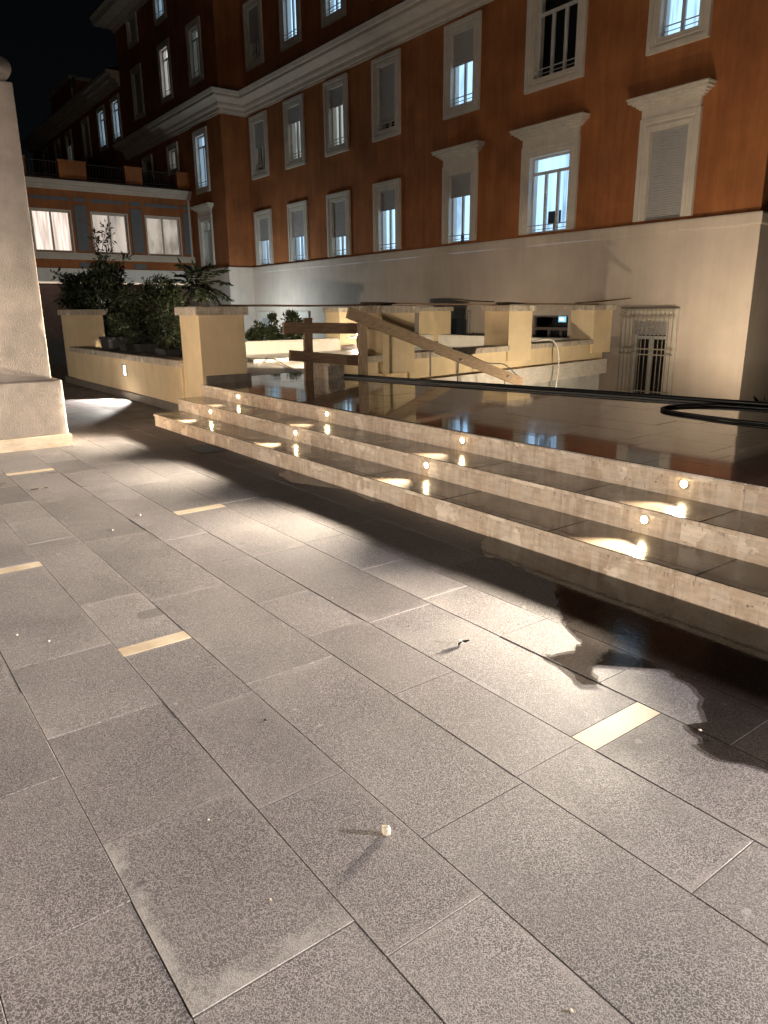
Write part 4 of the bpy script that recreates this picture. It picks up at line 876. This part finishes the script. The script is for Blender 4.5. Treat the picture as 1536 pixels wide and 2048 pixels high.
fl = thing('tripod_floodlight', 'site floodlight on a tripod at the near end of the wet terrace', 'floodlight', (9.5, -6.4, ZT))
fx, fy, fz = 9.5, -6.4, 2.2
for a in (0.3, 2.4, 4.5): MB().tube([(fx+.45*math.cos(a), fy+.45*math.sin(a), ZT), (fx, fy, fz-.35)], .016, 6).build('leg', 'darkiron', fl)
MB().tube([(fx, fy, fz-.4), (fx, fy, fz-.1)], .02, 8).build('mast', 'steel', fl)
q_ = (Vector((1.0, 5.0, 0))-Vector((fx, fy, fz))).to_track_quat('-Z', 'Y')
for nm, mt, mb_ in (('housing', 'blackplastic', MB().box(-.18,.18,-.13,.13,.01,.09)), ('lens', 'lens_white', MB().quad((-.16,-.11,0),(-.16,.11,0),(.16,.11,0),(.16,-.11,0)))):
    mb_.v = [tuple(q_ @ Vector(p)+Vector((fx, fy, fz))) for p in mb_.v]; mb_.build(nm, mt, fl)
light('lamp_light', 'SPOT', (fx-.03, fy+.03, fz-.01), P_FLOOD, (1, .955, .945), (-3.2, 2.4, 0), fl, spot_size=math.radians(68), spot_blend=.8, shadow_soft_size=.1)
cu = thing('court_floodlight', 'small floodlight on the sunken court floor aimed at the low skewed wall', 'floodlight', (10.6, 7.3, CZ))
cux, cuy, cuz = 10.6, 7.3, CZ+.4
MB().box(cux-.15, cux+.15, cuy-.12, cuy+.12, CZ, CZ+.04).box(cux-.03, cux+.03, cuy-.03, cuy+.03, CZ+.04, cuz-.1).build('stand', 'darkiron', cu)
q_ = (Vector((11.3, 10.3, .4))-Vector((cux, cuy, cuz))).to_track_quat('-Z', 'Y')
for nm, mt, mb_ in (('housing', 'blackplastic', MB().box(-.14,.14,-.1,.1,.01,.08)), ('lens', 'lens_white', MB().quad((-.12,-.08,0),(-.12,.08,0),(.12,.08,0),(.12,-.08,0)))):
    mb_.v = [tuple(q_ @ Vector(p)+Vector((cux, cuy, cuz))) for p in mb_.v]; mb_.build(nm, mt, cu)
light('lamp_light', 'SPOT', (cux+.02, cuy+.03, cuz), P_COURT, (1, .84, .62), (11.3, 10.3, .4), cu, spot_size=math.radians(168), spot_blend=.3, shadow_soft_size=.07)
cu = thing('corner_floodlight', 'small floodlight on the sunken court floor close to the building corner', 'floodlight', (13.0, 8.0, CZ))
cux, cuy, cuz = 13.0, 8.0, CZ+.4
MB().box(cux-.15, cux+.15, cuy-.12, cuy+.12, CZ, CZ+.04).box(cux-.03, cux+.03, cuy-.03, cuy+.03, CZ+.04, cuz-.1).build('stand', 'darkiron', cu)
q_ = (Vector((17, 9.0, 2.2))-Vector((cux, cuy, cuz))).to_track_quat('-Z', 'Y')
for nm, mt, mb_ in (('housing', 'blackplastic', MB().box(-.14,.14,-.1,.1,.01,.08)), ('lens', 'lens_white', MB().quad((-.12,-.08,0),(-.12,.08,0),(.12,.08,0),(.12,-.08,0)))):
    mb_.v = [tuple(q_ @ Vector(p)+Vector((cux, cuy, cuz))) for p in mb_.v]; mb_.build(nm, mt, cu)
light('lamp_light', 'SPOT', (cux+.03, cuy+.01, cuz+.01), P_WORK2, (1, .83, .6), (17, 8.6, 2.4), cu, spot_size=math.radians(92), spot_blend=1, shadow_soft_size=.1)
cl = thing('court_lamp', 'cool white garden lamp in the court below the red wing', 'lamp', (14.3, 29.8, .3))
MB().lathe([(.06,0),(.06,.35),(.09,.36),(.09,.4),(0,.42)], (14.3, 29.8, .3), 12).build('body', 'darkiron', cl, True)
light('lamp_light', 'POINT', (14.3, 29.8, .85), P_COOL, (.78, .93, 1), None, cl, shadow_soft_size=.5)
